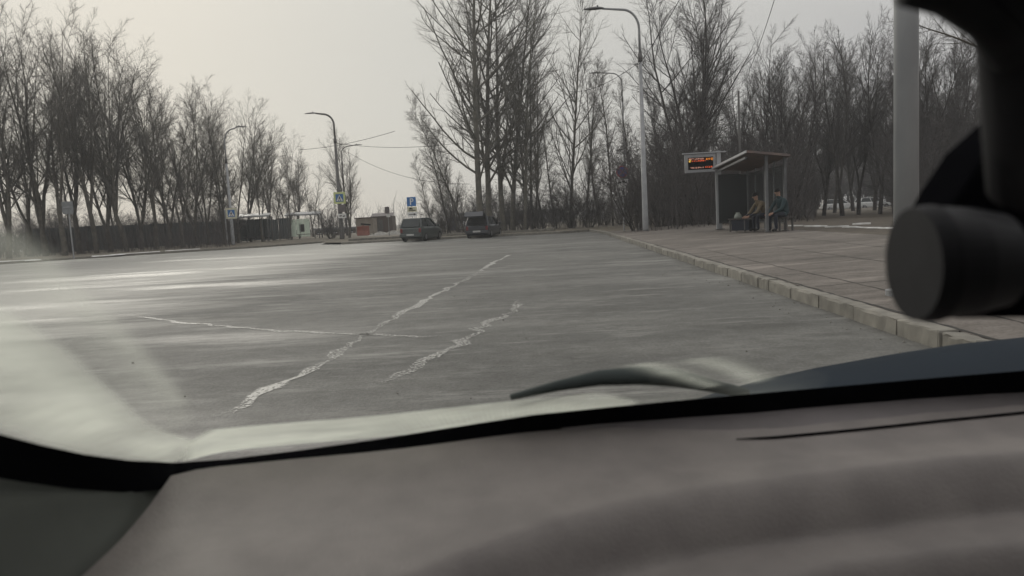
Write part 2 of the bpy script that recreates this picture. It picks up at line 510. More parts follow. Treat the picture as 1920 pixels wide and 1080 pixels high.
crack([(700, 585), (760, 580), (860, 574), (960, 578)], .06, .36, .04)
crack([(1000, 500), (985, 530), (965, 556), (940, 590)], .13, .36, .06)
crack([(560, 648), (660, 640), (700, 628)], .06, .36, .03)
crack([(1060, 690), (1150, 672), (1250, 650)], .05, .34, .03)
crack([(150, 605), (280, 582), (420, 548)], .14, .42, .04)
crack([(500, 690), (560, 700), (610, 690)], .05, .36, .04)
M_gap = mat('dark_gap', (.035, .032, .028), None, 9, .95)


def gap(pts, wd, n0):                         # dark joint or split in the pavement, points as (s along, n behind the kerb)
    V, F = [], []
    P = []
    for a, b in zip(pts, pts[1:]):
        k = max(2, int(math.hypot(b[0] - a[0], b[1] - a[1]) / .2))
        P += [(a[0] + (b[0] - a[0]) * i / k + rng.gauss(0, .02), a[1] + (b[1] - a[1]) * i / k + rng.gauss(0, .012)) for i in range(k)]
    for i, (s_, n_) in enumerate(P):
        w_ = wd * rng.uniform(.3, 1.4); along = abs(pts[-1][0] - pts[0][0]) > abs(pts[-1][1] - pts[0][1])
        a = (s_, n_ - w_) if along else (s_ - w_, n_); b = (s_, n_ + w_) if along else (s_ + w_, n_)
        V += [kp(a[0], a[1], pave_z(a[1]) + .004), kp(b[0], b[1], pave_z(b[1]) + .004)]
    F = [(2 * i, 2 * i + 1, 2 * i + 3, 2 * i + 2) for i in range(len(P) - 1)]
    MB().add(V, F).build('pavement_crack', M_gap, pavement)


gap([(2, .20), (12, .21), (30, .20)], .022, 0)
gap([(6, .75), (10, .82), (14, .78), (20, .85)], .010, 0)
for s_ in (7.2, 9.6, 11.3, 13.7, 16.2, 19.5, 23.5):
    gap([(s_, .3), (s_ + rng.uniform(-.4, .4), rng.uniform(1.4, 3.8))], .010, 0)
gap([(8, 2.2), (12, 2.3), (18, 2.25)], .010, 0)
gap([(9, 3.7), (15, 3.6), (22, 3.75)], .010, 0)

# ------------------------------------------------------------------ trees


class Wood:
    """branches of one plant, collected by size class and turned into one mesh"""
    def __init__(s):
        s.b = {}

    def add(s, pts, rad, sides):
        s.b.setdefault((len(pts), sides), []).append((pts, rad))

    def mesh(s, name):
        VV, FF, off = [], [], 0
        for (n, k), L in s.b.items():
            P = np.array([p for p, _ in L], dtype=np.float64); Rr = np.array([r for _, r in L], dtype=np.float64)
            B = len(L)
            T = np.gradient(P, axis=1); T /= np.linalg.norm(T, axis=2, keepdims=True) + 1e-9
            ref = np.where(np.abs(T[:, :1, 2:3]) > .8, np.array([1., 0, 0]), np.array([0, 0, 1.]))
            U = np.cross(T, np.broadcast_to(ref, T.shape)); U /= np.linalg.norm(U, axis=2, keepdims=True) + 1e-9
            W = np.cross(T, U)
            a = np.arange(k) * 2 * math.pi / k
            V = P[:, :, None] + Rr[:, :, None, None] * (np.cos(a)[None, None, :, None] * U[:, :, None] + np.sin(a)[None, None, :, None] * W[:, :, None])
            base = off + np.arange(B)[:, None, None] * n * k
            i = np.arange(n - 1)[None, :, None] * k; j = np.arange(k)[None, None, :]; j2 = (j + 1) % k
            F = np.stack([base + i + j, base + i + j2, base + i + k + j2, base + i + k + j], axis=-1).reshape(-1, 4)
            VV.append(V.reshape(-1, 3)); FF.append(F); off += B * n * k
        V = np.concatenate(VV).astype(np.float32); F = np.concatenate(FF).astype(np.int32)
        me = bpy.data.meshes.new(name)
        me.vertices.add(len(V)); me.vertices.foreach_set('co', V.ravel())
        me.loops.add(len(F) * 4); me.loops.foreach_set('vertex_index', F.ravel())
        me.polygons.add(len(F)); me.polygons.foreach_set('loop_start', np.arange(0, len(F) * 4, 4, dtype=np.int32))
        me.polygons.foreach_set('use_smooth', np.ones(len(F), dtype=bool))
        me.update(calc_edges=True)
        return me


def rand_perp(t, r):
    v = Vector((r.gauss(0, 1), r.gauss(0, 1), r.gauss(0, 1)))
    v -= t * v.dot(t)
    return v.normalized()


def limb(r, start, d, length, rad, n, wander, lift, tip=.35):
    pts, rr = [tuple(start)], [rad]
    p = start.copy(); d = d.normalized(); st = length / (n - 1)
    dirs = [d.copy()]
    for i in range(n - 1):
        d = (d + Vector((r.gauss(0, wander), r.gauss(0, wander), r.gauss(0, wander * .6) + lift))).normalized()
        p = p + d * st
        pts.append(tuple(p)); rr.append(rad * (1 - (1 - tip) * (i + 1) / (n - 1))); dirs.append(d.copy())
    return pts, rr, dirs


def sample(pts, rr, dirs, t):
    x = t * (len(pts) - 1); i = min(int(x), len(pts) - 2); f = x - i
    return Vector(pts[i]).lerp(Vector(pts[i + 1]), f), rr[i] * (1 - f) + rr[i + 1] * f, dirs[i + 1]


def sprout(r, W, lev, parent, spec, maxlev):
    """children of one branch: spec[lev] = (count, t0, angle, length ratio, wander, lift, points, sides, min radius)"""
    cnt, t0, ang, ratio, wander, lift, npt, sides, rmin = spec[lev]
    pts, rr, dirs, length = parent
    c = max(1, int(round(cnt * r.uniform(.75, 1.25))))
    for i in range(c):
        t = t0 + (1 - t0) * min(1, (i + r.random()) / c) * .99
        p, rad, d = sample(pts, rr, dirs, t)
        a = R(r.gauss(ang, ang * .2))
        nd = d * math.cos(a) + rand_perp(d, r) * math.sin(a)
        if nd.z < -.15: nd.z *= .3
        ln = length * ratio * (1.12 - .62 * t) * r.uniform(.65, 1.2)
        cr = max(rmin, min(rad * .66, rad * .28 + ln * .0055))
        q = limb(r, p, nd, ln, cr, npt, wander, lift, .3)
        W[lev].add(q[0], q[1], sides)
        if lev < maxlev:
            sprout(r, W, lev + 1, (*q, ln), spec, maxlev)


def plant(seed, H, kind):
    r = random.Random(seed)
    trunk, crown = Wood(), Wood()
    if kind == 'broad':       # several stems fork low and rise like a vase
        W = {1: trunk, 2: crown, 3: crown, 4: crown}
        hb = H * r.uniform(.10, .24); rad = H * .0112
        base = limb(r, Vector((0, 0, -.1)), Vector((r.gauss(0, .06), r.gauss(0, .06), 1)), hb, rad * 1.1, 4, .03, .02, .85)
        trunk.add(base[0], base[1], 8)
        n = r.choice((2, 3, 3, 4)); a0 = r.random() * 6.28
        for i in range(n):
            a = a0 + i * 6.28 / n + r.gauss(0, .4); tilt = R(r.uniform(5, 21))
            d = Vector((math.cos(a) * math.sin(tilt), math.sin(a) * math.sin(tilt), math.cos(tilt)))
            ln = (H - hb) * r.uniform(.74, 1.0)
            st = limb(r, Vector(base[0][-1]) - d * .1, d, ln, rad * r.uniform(.55, .75), 9, .05, .025, .08)
            trunk.add(st[0], st[1], 6)
            spec = {1: (18, .12, 33, .38, .05, .05, 6, 4, .012), 2: (12, .08, 38, .44, .05, .035, 5, 3, .0072), 3: (14, .06, 42, .44, .05, .025, 3, 3, .0044)}
            sprout(r, W, 1, (*st, ln), spec, 3)
    elif kind == 'poplar':    # one straight leader, branches sweeping upward
        W = {1: trunk, 2: crown, 3: crown, 4: crown}
        rad = H * .0092
        st = limb(r, Vector((0, 0, -.1)), Vector((r.gauss(0, .03), r.gauss(0, .03), 1)), H, rad, 14, .022, .02, .06)
        trunk.add(st[0], st[1], 8)
        spec = {1: (38, .14, 46, .31, .06, .09, 7, 4, .016), 2: (11, .10, 44, .36, .07, .07, 5, 3, .009), 3: (12, .06, 40, .44, .05, .05, 3, 3, .0046)}
        sprout(r, W, 1, (*st, H), spec, 3)
    elif kind == 'slender':   # thin upright tree with a narrow fine crown
        W = {1: trunk, 2: crown, 3: crown}
        rad = H * .0085
        st = limb(r, Vector((0, 0, -.1)), Vector((r.gauss(0, .05), r.gauss(0, .05), 1)), H, rad, 12, .035, .02, .07)
        trunk.add(st[0], st[1], 6)
        spec = {1: (44, .18, 38, .20, .07, .06, 6, 3, .013), 2: (11, .10, 40, .42, .06, .04, 4, 3, .008), 3: (10, .10, 42, .55, .05, .02, 2, 3, .0052)}
        sprout(r, W, 1, (*st, H), spec, 3)
    else:                     # shrub: many stems from the ground
        W = {1: crown, 2: crown, 3: crown}
        for i in range(14):
            a = r.random() * 6.28; tilt = R(r.uniform(4, 38))
            d = Vector((math.cos(a) * math.sin(tilt), math.sin(a) * math.sin(tilt), math.cos(tilt)))
            ln = H * r.uniform(.6, 1.0)
            st = limb(r, Vector((math.cos(a) * .3, math.sin(a) * .3, -.1)), d, ln, H * .008 * r.uniform(.6, 1.1), 7, .09, .03, .15)
            trunk.add(st[0], st[1], 5)
            spec = {1: (9, .08, 42, .42, .1, .04, 5, 3, .012), 2: (6, .15, 44, .5, .10, .03, 4, 3, .009), 3: (8, .10, 44, .6, .08, .02, 2, 3, .0065)}
            sprout(r, W, 1, (*st, ln), spec, 3)
    return trunk.mesh('trunk'), crown.mesh('crown')


PROTO = {}


def protos(kind, n, H, mt, mc):
    for i in range(n):
        a, b = plant(100 * len(PROTO) + 31 * i + 5, H, kind)
        a.materials.append(mt); b.materials.append(mc)
        PROTO.setdefault(kind + mt.name, []).append((a, b, H))


protos('broad', 4, 15, M_bark, M_twig)
protos('poplar', 3, 20, M_bark3, M_twig)
protos('slender', 3, 15, M_bark, M_twig)
protos('broad', 2, 13, M_bark2, M_twig2)
protos('shrub', 4, 6, M_bark2, M_twig2)
ORD = ['first', 'second', 'third', 'fourth', 'fifth', 'sixth', 'seventh', 'eighth', 'ninth', 'tenth', 'eleventh', 'twelfth', 'thirteenth', 'fourteenth', 'fifteenth', 'sixteenth', 'seventeenth', 'eighteenth', 'nineteenth', 'twentieth', 'twenty-first', 'twenty-second', 'twenty-third', 'twenty-fourth', 'twenty-fifth', 'twenty-sixth', 'twenty-seventh', 'twenty-eighth', 'twenty-ninth', 'thirtieth', 'thirty-first', 'thirty-second', 'thirty-third', 'thirty-fourth', 'thirty-fifth', 'thirty-sixth']


def forest(name, key, spots, label, group, cat='tree', z=.1):
    """spots: (pixel x of the foot, distance, height[, lean x]); sorted by pixel so that the label can count"""
    P = PROTO[key]
    for i, sp in enumerate(sorted(spots)):
        px, Y, H = sp[:3]
        q = at(px, 440, Y)
        a, b, h0 = P[(i * 7 + int(px)) % len(P)] if len(sp) < 5 else P[sp[4] % len(P)]
        o = empty(name, (q.x, Y, z), rng.random() * 6.28 if len(sp) < 6 else sp[5], label.format(ORD[i]), cat, group)
        k = H / h0; wx = {'poplar_tree': 1.12}.get(name, 1.0) if px < 970 or name != 'poplar_tree' else .85
        o.scale = (k * wx * rng.uniform(.92, 1.08), k * wx * rng.uniform(.92, 1.08), k)
        if len(sp) > 3 and sp[3]:
            o.rotation_euler.y = sp[3]; o.rotation_euler.z = 0 if len(sp) < 6 else o.rotation_euler.z
        link('trunk', a, None, o); link('crown', b, None, o)


# left row behind the road fence: tall at the frame edge, lower towards the middle
L_row = [(-60, 50, 18), (12, 52, 17.6), (52, 56, 17.2), (82, 54, 17), (118, 53, 16.6), (146, 57, 17), (178, 55, 16.2), (206, 58, 16.4), (236, 56, 15.4), (264, 61, 15.8), (292, 58, 14.8), (318, 63, 14.6), (342, 60, 13.2), (368, 64, 13.4),
         (392, 67, 13.6), (418, 65, 13), (446, 69, 13.4), (470, 72, 13.2), (492, 70, 11.4), (515, 76, 11.2), (538, 78, 10.8), (562, 82, 10), (588, 86, 9.0)]
forest('bare_tree', 'broadbark', L_row, 'bare grey forked tree, {} from the left in the row behind the dark fence', 'bare trees behind the dark fence')
L_sl = [(45, 62, 14), (130, 66, 14), (220, 67, 13.5), (262, 66, 13), (310, 68, 12.5), (352, 70, 12), (388, 74, 12), (425, 76, 12), (515, 84, 10), (545, 70, 7.5)]
forest('slender_bare_tree', 'slenderbark', L_sl, 'thin bare tree, {} from the left among the forked trees behind the fence', 'thin trees behind the dark fence')
forest('spreading_tree', 'broadbark', [(655, 66, 9.6, 0, 3)], 'round bare tree spreading behind the tall lamp post with crossing sign', None)
# middle: tall poplars behind the parked cars
C_pop = [(903, 56, 25.5, 0, 0), (919, 58, 25, 0, 1), (945, 59, 21.5, 0, 2), (962, 61, 20.5, 0, 1), (985, 58, 18.5, .02, 0), (998, 62, 17.5, 0, 2), (1072, 60, 18.6, 0, 1)]
forest('poplar_tree', 'poplarbark_poplar', C_pop, 'tall bare poplar, {} from the left behind the car with raised tailgate', 'poplars behind the parked cars')
C_sl = [(988, 62, 15), (1003, 66, 14.5), (1020, 64, 13), (1040, 68, 12), (1100, 62, 13.5), (1125, 64, 14), (1150, 60, 13), (1185, 66, 12.5), (872, 60, 11.5, -.30), (846, 58, 9.5, -.34), (858, 64, 9, -.12), (812, 66, 7, -.15), (1230, 62, 11)]
forest('slender_tree', 'slenderbark', C_sl, 'thin bare tree, {} from the left between the parked cars and the bus stop', 'thin trees between cars and bus stop')
# right wood
R_tree = [(1290, 48, 17.5), (1320, 50, 17), (1262, 55, 12), (1375, 54, 11), (1430, 52, 11), (1465, 50, 12.3), (1500, 52, 12.5), (1545, 55, 12), (1580, 50, 12.5), (1610, 52, 12), (1650, 50, 12.5), (1735, 46, 12), (1770, 48, 12), (1800, 50, 12.5), (1830, 46, 12), (1870, 50, 12), (1905, 50, 12), (1690, 56, 12.5), (1405, 66, 13.5), (1445, 70, 14.5), (1485, 66, 14), (1525, 70, 14.5), (1565, 66, 14), (1600, 72, 15), (1640, 68, 14.5), (1680, 74, 15), (1720, 68, 14.5), (1760, 72, 15)]
forest('wood_tree', 'broadbark_dark', R_tree, 'dark bare tree, {} from the left in the wood behind the bus shelter', 'trees of the wood behind the bus shelter', z=.15)
R_shr = [(x, 40 + (i * 37 % 23), 5.2 + (i * 29 % 17) / 7) if not 1525 < x < 1680 else (x, 104 + i % 5, 10) for i, x in enumerate(range(1195, 1940, 24))]
forest('wood_shrub', 'shrubbark_dark', R_shr, 'dark leafless shrub, {} from the left in the thicket behind the bus shelter', 'shrubs of the thicket behind the bus shelter', 'shrub', z=.15)
C_shr = [(x, 58 + (i * 17 % 9), 3.2 + (i * 13 % 7) / 4) for i, x in enumerate(range(835, 1195, 30))]
forest('verge_shrub', 'shrubbark_dark', C_shr, 'low leafless shrub, {} from the left under the poplars', 'shrubs under the poplars', 'shrub')
L_shr = [(x, 66 + (i * 17 % 11), 3.4 + (i * 13 % 7) / 3.5) for i, x in enumerate(list(range(20, 430, 38)) + [432, 438, 622])]
forest('fence_shrub', 'shrubbark_dark', L_shr, 'leafless shrub, {} from the left along the dark fence', 'shrubs along the dark fence', 'shrub')


# a tree just out of sight on the right whose boughs hang into the view
r2 = random.Random(21)
q = at(1888, 470, 16)
nt_ = empty('overhanging_tree', (q.x, 16, .28), 0, 'near bare tree whose thin boughs hang in at the top right', 'tree')
tw, cw = Wood(), Wood()
tk = limb(r2, Vector((0, 0, -.1)), Vector((0, 0, 1)), 9.5, .13, 10, .02, .01, .3); tw.add(tk[0], tk[1], 10)
for (h, dx, dy, dz, ln) in ((5.2, -1, .0, .22, 4.4), (6.3, -1, .35, .0, 3.2), (4.4, -1, -.1, .55, 2.6), (3.9, -.8, .5, .5, 2.4), (6.0, .9, .2, .5, 3), (7, -.3, .8, .7, 3)):
    p, rr_, dd = sample(*tk, h / 9.5)
    lm = limb(r2, p, Vector((dx, dy, dz)), ln, .034, 8, .07, -.015, .2); tw.add(lm[0], lm[1], 6)
    sprout(r2, {1: cw, 2: cw}, 1, (*lm, ln), {1: (8, .25, 45, .30, .09, .03, 5, 4, .007), 2: (5, .15, 45, .5, .08, .02, 4, 3, .004)}, 2)
link('trunk', tw.mesh('trunk'), M_bark, nt_); link('crown', cw.mesh('crown'), M_twig, nt_)

# undergrowth and the far belt of trees: masses nobody could count
def thicket(name, n, place, hgt, label, thick=.012, sprigs=7, matl=M_twig2):
    W = Wood()
    for i in range(n):
        x, y, z = place()
        h = hgt() ; d = Vector((rng.gauss(0, .16), rng.gauss(0, .16), 1))
        q = limb(rng, Vector((x, y, z - .05)), d, h, thick * rng.uniform(.6, 1.5), 5, .08, .02, .25)
        W.add(q[0], q[1], 3)
        for k in range(sprigs):
            p, rr, dd = sample(q[0], q[1], q[2], rng.uniform(.1, .98))
            e = limb(rng, p, dd + rand_perp(dd, rng) * .8, h * rng.uniform(.2, .45), thick * .55, 3, .1, .05, .4)
            W.add(e[0], e[1], 3)
    tag(link(name, W.mesh(name), matl), label, 'undergrowth', kind='stuff')


def band(x0, x1, y0, y1, z, gap_=(0, -1), gap_y=999):
    def f():
        Y = rng.uniform(y0, y1); px = rng.uniform(x0, x1)
        while gap_[0] < px < gap_[1] and Y < gap_y:      # a clearing
            Y = rng.uniform(y0, y1); px = rng.uniform(x0, x1)
        q = at(px, 440, Y)
        return q.x, Y, z
    return f


thicket('undergrowth', 1700, band(1190, 1960, 36, 72, .15, (1530, 1672)), lambda: rng.uniform(1.2, 4.2), 'tangled dark undergrowth filling the wood behind the bus stop', .016, 9)
thicket('undergrowth', 700, band(820, 1200, 56, 76, .12), lambda: rng.uniform(.8, 3.0), 'low tangled undergrowth below the poplars', .014)
thicket('undergrowth', 900, band(-40, 660, 64, 96, .12, (436, 640), 80), lambda: rng.uniform(1.0, 3.4), 'low tangled undergrowth below the left row of trees', .014)
thicket('undergrowth', 600, band(-60, 430, 53, 60, .12), lambda: rng.uniform(.7, 2.5), 'dry brush growing in front of the dark fence', .013)
thicket('treeline', 1000, lambda: (rng.uniform(-150, 190), rng.uniform(125, 190), -.03), lambda: rng.uniform(2.5, 6.5), 'far low belt of bare scrub along the horizon', .05, 8)

# ------------------------------------------------------------------ snow
def snow(pix, width, z, hgt=.04):
    pts = [G(*p, z) for p in pix]; mb = MB(); V = []; F = []
    line = []
    for a, b in zip(pts, pts[1:]):
        n = max(2, int((b - a).length / .5))
        line += [a.lerp(b, i / n) for i in range(n)]
    line.append(pts[-1]); o2 = offset(line, 1)
    for i, p in enumerate(line):
        nn = o2[i] - p; wd = width * rng.uniform(.45, 1.3) * min(1, .25 + i / 3, .25 + (len(line) - 1 - i) / 3); j = nn * rng.gauss(0, .12)
        for k, h in ((-1, -.02), (-.6, hgt * .8), (0, hgt * rng.uniform(.8, 1.4)), (.6, hgt * .8), (1, -.02)):
            q = p + j + nn * wd * k; V.append((q.x, q.y, z + h))
    for i in range(len(line) - 1):
        for k in range(4):
            F.append((i * 5 + k, i * 5 + k + 1, i * 5 + k + 6, i * 5 + k + 5))
    mb.add(V, F)
    return tag(mb.build('snow', M_snow, smooth=True), 'thin strip of old snow lying along the ground', 'snow', kind='stuff')


snow([(20, 471), (70, 471)], .25, .125); snow([(0, 491), (80, 487)], .3, .125)
snow([(105, 469), (175, 468)], .25, .125); snow([(210, 466), (265, 465)], .25, .125)
snow([(175, 481), (240, 476), (300, 472)], .22, .125); snow([(310, 471), (375, 467)], .22, .125)
snow([(1478, 423.5), (1500, 424)], .05, .31, .03); snow([(1506, 424.2), (1575, 425.6)], .05, .31, .04); snow([(1584, 426), (1690, 429)], .06, .31, .03)
snow([(1600, 420.5), (1632, 419.5)], .08, .31, .04)

# ------------------------------------------------------------------ fence on the left
fa, fz = at(60, 466, 60), at(548, 455, 76)
fence = empty('sheet_fence', (fa.x, fa.y, .1), 0, 'long dark sheet fence below the left row of trees', 'fence')
n = 17
for i in range(n):
    p = fa.lerp(fz, i / n); q = fa.lerp(fz, (i + .985) / n); d = (q - p); d.z = 0; u = d.normalized(); nn = Vector((-u.y, u.x, 0))
    hh = 2.15 + rng.uniform(-.06, .06)
    V = []; F = []; K = 18
    for k in range(K + 1):
        c = p + d * (k / K) + nn * (.03 if k % 4 in (1, 2) else -.03) - fa
        V += [(c.x, c.y, .1), (c.x, c.y, hh)]
    F = [(2 * k, 2 * k + 2, 2 * k + 3, 2 * k + 1) for k in range(K)]
    mb = MB(); mb.add(V, F); mb.build('panel', M_fence, fence)
    c = p - fa
    MB().box((c.x - nn.x * .09, c.y - nn.y * .09, 1.12), (.08, .08, 2.3)).build('post', M_dpole, fence)

gm = MB(); g3 = random.Random(5)
for i in range(190):
    if i < 165:
        s_ = g3.uniform(4, 30); p = kp(s_, -abs(g3.gauss(0, .35)) - .02, 0)
    else:
        p = (g3.uniform(-5, 4), g3.uniform(4.5, 16), 0)
    rs = g3.uniform(.004, .013)
    gm.tube([(p[0], p[1], .001), (p[0] + g3.gauss(0, rs * .4), p[1], rs * 1.1)], [rs, rs * g3.uniform(.3, .8)], 5)
tag(gm.build('gravel', mat('grit_stone', (.13, .125, .112), (.24, .23, .20), 30, .9)), 'loose grit scattered along the kerb and over the road', 'grit', kind='stuff')

# ------------------------------------------------------------------ lamp posts and wires
def lamp_post(foot_px, Y, top_py, arm_px, head_py, z, label, r0=.11, mt=M_galv, elbow=1.0, head=.75):
    """foot_px pixel x of the foot; arm_px, head_py where the far tip of the lamp head shows"""
    f = at(foot_px, 440, Y); f.z = z
    o = empty('lamp_post', f, 0, label, 'street lamp', 'street lamps')
    top = at(foot_px, top_py, Y)
    tip = at(arm_px, head_py, Y); zt = top.z - z
    dx = tip.x - f.x; s = 1 if dx > 0 else -1
    ht = tip.z - z
    # the mast: stout below the joint, thinner arm above
    # x of the foot was read at its base; the pole stands plumb
    MB().tube([(0, 0, 0), (0, 0, zt * .02), (0, 0, zt)], [r0 * 1.25, r0 * 1.1, r0 * .62], 12).build('pole', mt, o, smooth=True)
    MB().tube([(0, 0, zt - .25), (0, 0, zt + .12)], r0 * .78, 12).build('collar', M_dpole, o, smooth=True)
    pts = [(0, 0, zt)]
    L = abs(dx) - head
    rise = ht - zt
    for a in range(0, 10):
        th = a / 9 * math.pi / 2
        e = min(elbow, L)
        pts.append((s * e * (1 - math.cos(th)), 0, zt + rise * .55 + (rise * .40) * math.sin(th)))
    pts.append((s * L, 0, ht - .02))
    MB().tube(pts, [r0 * .45] * (len(pts) - 1) + [r0 * .36], 8).build('arm', mt, o, smooth=True)
    hb = MB(); h0 = s * (L - .1)
    prof = [(0, .05, .05), (.12, .10, .075), (head * .45, .17, .085), (head * .85, .16, .06), (head + .1, .07, .03)]
    V = []; F = []
    for (x, wy, hz) in prof:
        V += [(h0 + s * x, -wy, ht - .03), (h0 + s * x, wy, ht - .03), (h0 + s * x, wy * .7, ht - .03 + hz), (h0 + s * x, -wy * .7, ht - .03 + hz)]
    for i in range(len(prof) - 1):
        for k in range(4):
            F.append((i * 4 + k, i * 4 + (k + 1) % 4, i * 4 + 4 + (k + 1) % 4, i * 4 + 4 + k))
    F += [(0, 1, 2, 3), tuple(len(V) - 4 + k for k in range(4))]
    hb.add(V, F).build('lamp_head', M_lampg, o, bevel=.01)
    MB().tube([(h0 + s * head * .35, 0, ht + .04), (h0 + s * head * .35, 0, ht + .13)], .035, 8).build('photocell', M_lampg, o)
    return o


lpR = lamp_post(1211, 34.5, 105, 1095, 17, .28, 'tall grey lamp post on the pavement before the bus shelter', .125, M_galv, .75, .8)
lpR2 = lamp_post(1176, 68, 185, 1104, 137, .13, 'farther grey lamp post behind the no-stopping sign', .12, M_galv, .9, .9)
lpM = lamp_post(641, 62, 262, 571, 213, .13, 'tall dark lamp post carrying the yellow framed crossing sign', .17, M_dpole, .9, .9)
lpM2 = lamp_post(651, 82, 305, 679, 271, .13, 'smaller far lamp post whose arm points to the poplars', .12, M_dpole, .9, .8)
lpL = lamp_post(436, 60, 300, 463, 237, .13, 'pale lamp post among the trees beside the dark shelter', .13, M_galv, .8, .8)
# the big pole close by on the pavement
f = at(1699, 480, 8.2)
big = empty('steel_pole', (f.x, f.y, .17), 0, 'thick pale steel pole close by on the pavement', 'pole')
MB().tube([(0, 0, 0), (0, 0, 4.5), (0, 0, 9.5)], [.128, .118, .10], 20).build('shaft', M_galv2, big, smooth=True)
MB().tube([(0, 0, -.02), (0, 0, .05)], .21, 20).build('flange', M_galv, big)
f = at(1390, 428, 37)
thin = empty('thin_post', (f.x, f.y, .25), 0, 'thin dark post rising behind the bus shelter roof', 'post')
MB().tube([(0, 0, 0), (0, 0, 6.6)], .055, 8).build('shaft', M_dpole, thin, smooth=True)


def wire(p, q, sag, label, r=.012):
    pts = [p.lerp(q, i / 24) - Vector((0, 0, sag * 4 * (i / 24) * (1 - i / 24))) for i in range(25)]
    tag(MB().tube(pts, r, 5).build('overhead_wire', M_black), label, 'wire', 'overhead wires')


wire(at(1197, 122, 34.5), at(1285, -20, 24), .1, 'overhead wire climbing right from the lamp post by the shelter', .01)
wire(at(1405, 130, 36), at(1458, -20, 22), .15, 'lone overhead wire above the bus shelter trees', .01)
wire(at(628, 268, 62), at(860, 268, 56), .35, 'level overhead wire from the crossing lamp post to the poplars', .015)
wire(at(560, 281, 70), at(740, 246, 58), .25, 'faint overhead wire slanting up behind the tall lamp head', .018)
wire(at(652, 285, 82), at(880, 345, 60), .9, 'slack overhead wire falling from the small lamp to the poplars', .015)
wire(at(1197, 118, 34.5), at(1060, 170, 62), .5, 'overhead wire from the shelter lamp post to the far poplars', .012)

# ------------------------------------------------------------------ signs
def sign_board(o, x, y, z, wd, hg, mt, name='plate', t=.012):
    return MB().box((x, y, z), (wd, t, hg)).build(name, mt, o, bevel=.003)


def poly_face(o, pts, y, mt, name, parent=None):
    return MB().prism([(p[0], y, p[1]) for p in pts], (0, -.004, 0)).build(name, mt, o if parent is None else parent)


def crossing(o, cz, sz, y, mborder):
    b = sign_board(o, 0, y, cz, sz * 1.55, sz * 1.55, mborder, 'sign_border')
    a = sz / 2
    sign_board(o, 0, y - .012, cz, sz, sz, M_blue, 'sign_face')
    poly_face(o, [(-a * .86, cz - a * .78), (a * .86, cz - a * .78), (0, cz + a * .82)], y - .020, M_white, 'triangle')
    fig = MB()                                # walking figure
    for q in ([(-.05, .28), (.05, .28), (.07, .02), (-.07, .02)], [(-.07, .04), (.01, .04), (-.14, -.40), (-.24, -.40)], [(-.01, .04), (.07, .04), (.26, -.36), (.16, -.40)], [(.04, .26), (.2, .06), (.15, .02), (.02, .16)], [(-.04, .26), (-.2, .04), (-.14, .0), (-.02, .16)], [(-.05, .30), (.05, .30), (.06, .40), (0, .45), (-.06, .40)]):
        fig.prism([(p[0] * sz * .78, y - .0245, cz - sz * .08 + p[1] * sz * .78) for p in q], (0, -.004, 0))
    fig.build('walking_figure', M_black, o)


# crossing sign on the tall lamp post, with a brown back plate and a tow plate below
q = at(636, 371, 61.6)
o = empty('crossing_sign', (q.x, 61.7, .13), R(4), 'yellow framed pedestrian crossing sign on the tall lamp post', 'road sign', 'road signs')
crossing(o, q.z - .13, .62, 0, M_yel)
sign_board(o, .12, 0, q.z - 1.0, .62, .62, M_brown, 'brown_plate')
sign_board(o, .12, -.03, q.z - 1.62, .68, .36, M_white, 'white_plate')
poly_face(o, [(-.10, q.z - 1.66), (.10, q.z - 1.64), (.10, q.z - 1.58), (-.1, q.z - 1.58)], -.04, M_black, 'tow_symbol')
poly_face(o, [(.16, q.z - 1.70), (.38, q.z - 1.66), (.38, q.z - 1.60), (.16, q.z - 1.62)], -.04, M_black, 'tow_symbol')
sign_board(o, .05, .06, q.z - 1.0, .06, 2.6, M_dpole, 'bracket', .05)
q = at(429, 400, 58)
o = empty('crossing_sign', (q.x, 58.6, .13), R(3), 'cream framed pedestrian crossing sign beside the dark bus shelter', 'road sign', 'road signs')
crossing(o, q.z - .13, .54, -.1, M_cream)
MB().tube([(-.55, .1, 0), (-.55, .1, q.z - .13 + .3)], .05, 8).build('pole', M_galv, o)
MB().tube([(-.55, .1, q.z - .13), (.05, -.08, q.z - .13)], .025, 6).build('bracket', M_galv, o)
# grey sign seen from the back at far left
q = at(128, 389, 43)
f = at(139, 487, 43)
o = empty('road_sign', (f.x, 43, .12), 0, 'back of a grey square sign on a thin pole at far left', 'road sign', 'road signs')
MB().tube([(0, 0, 0), (-.02, 0, q.z - .12 + .35)], .04, 8).build('pole', M_galv, o)
MB().prism([(-.28, -.05, q.z - .5), (.24, -.05, q.z - .5), (.30, -.05, q.z - .40), (.30, -.05, q.z + .22), (-.34, -.05, q.z + .22), (-.34, -.05, q.z - .40)], (0, -.02, 0)).build('plate', M_signb, o)
MB().box((0, -.085, q.z - .1), (.5, .02, .05)).build('brace', M_galv, o)
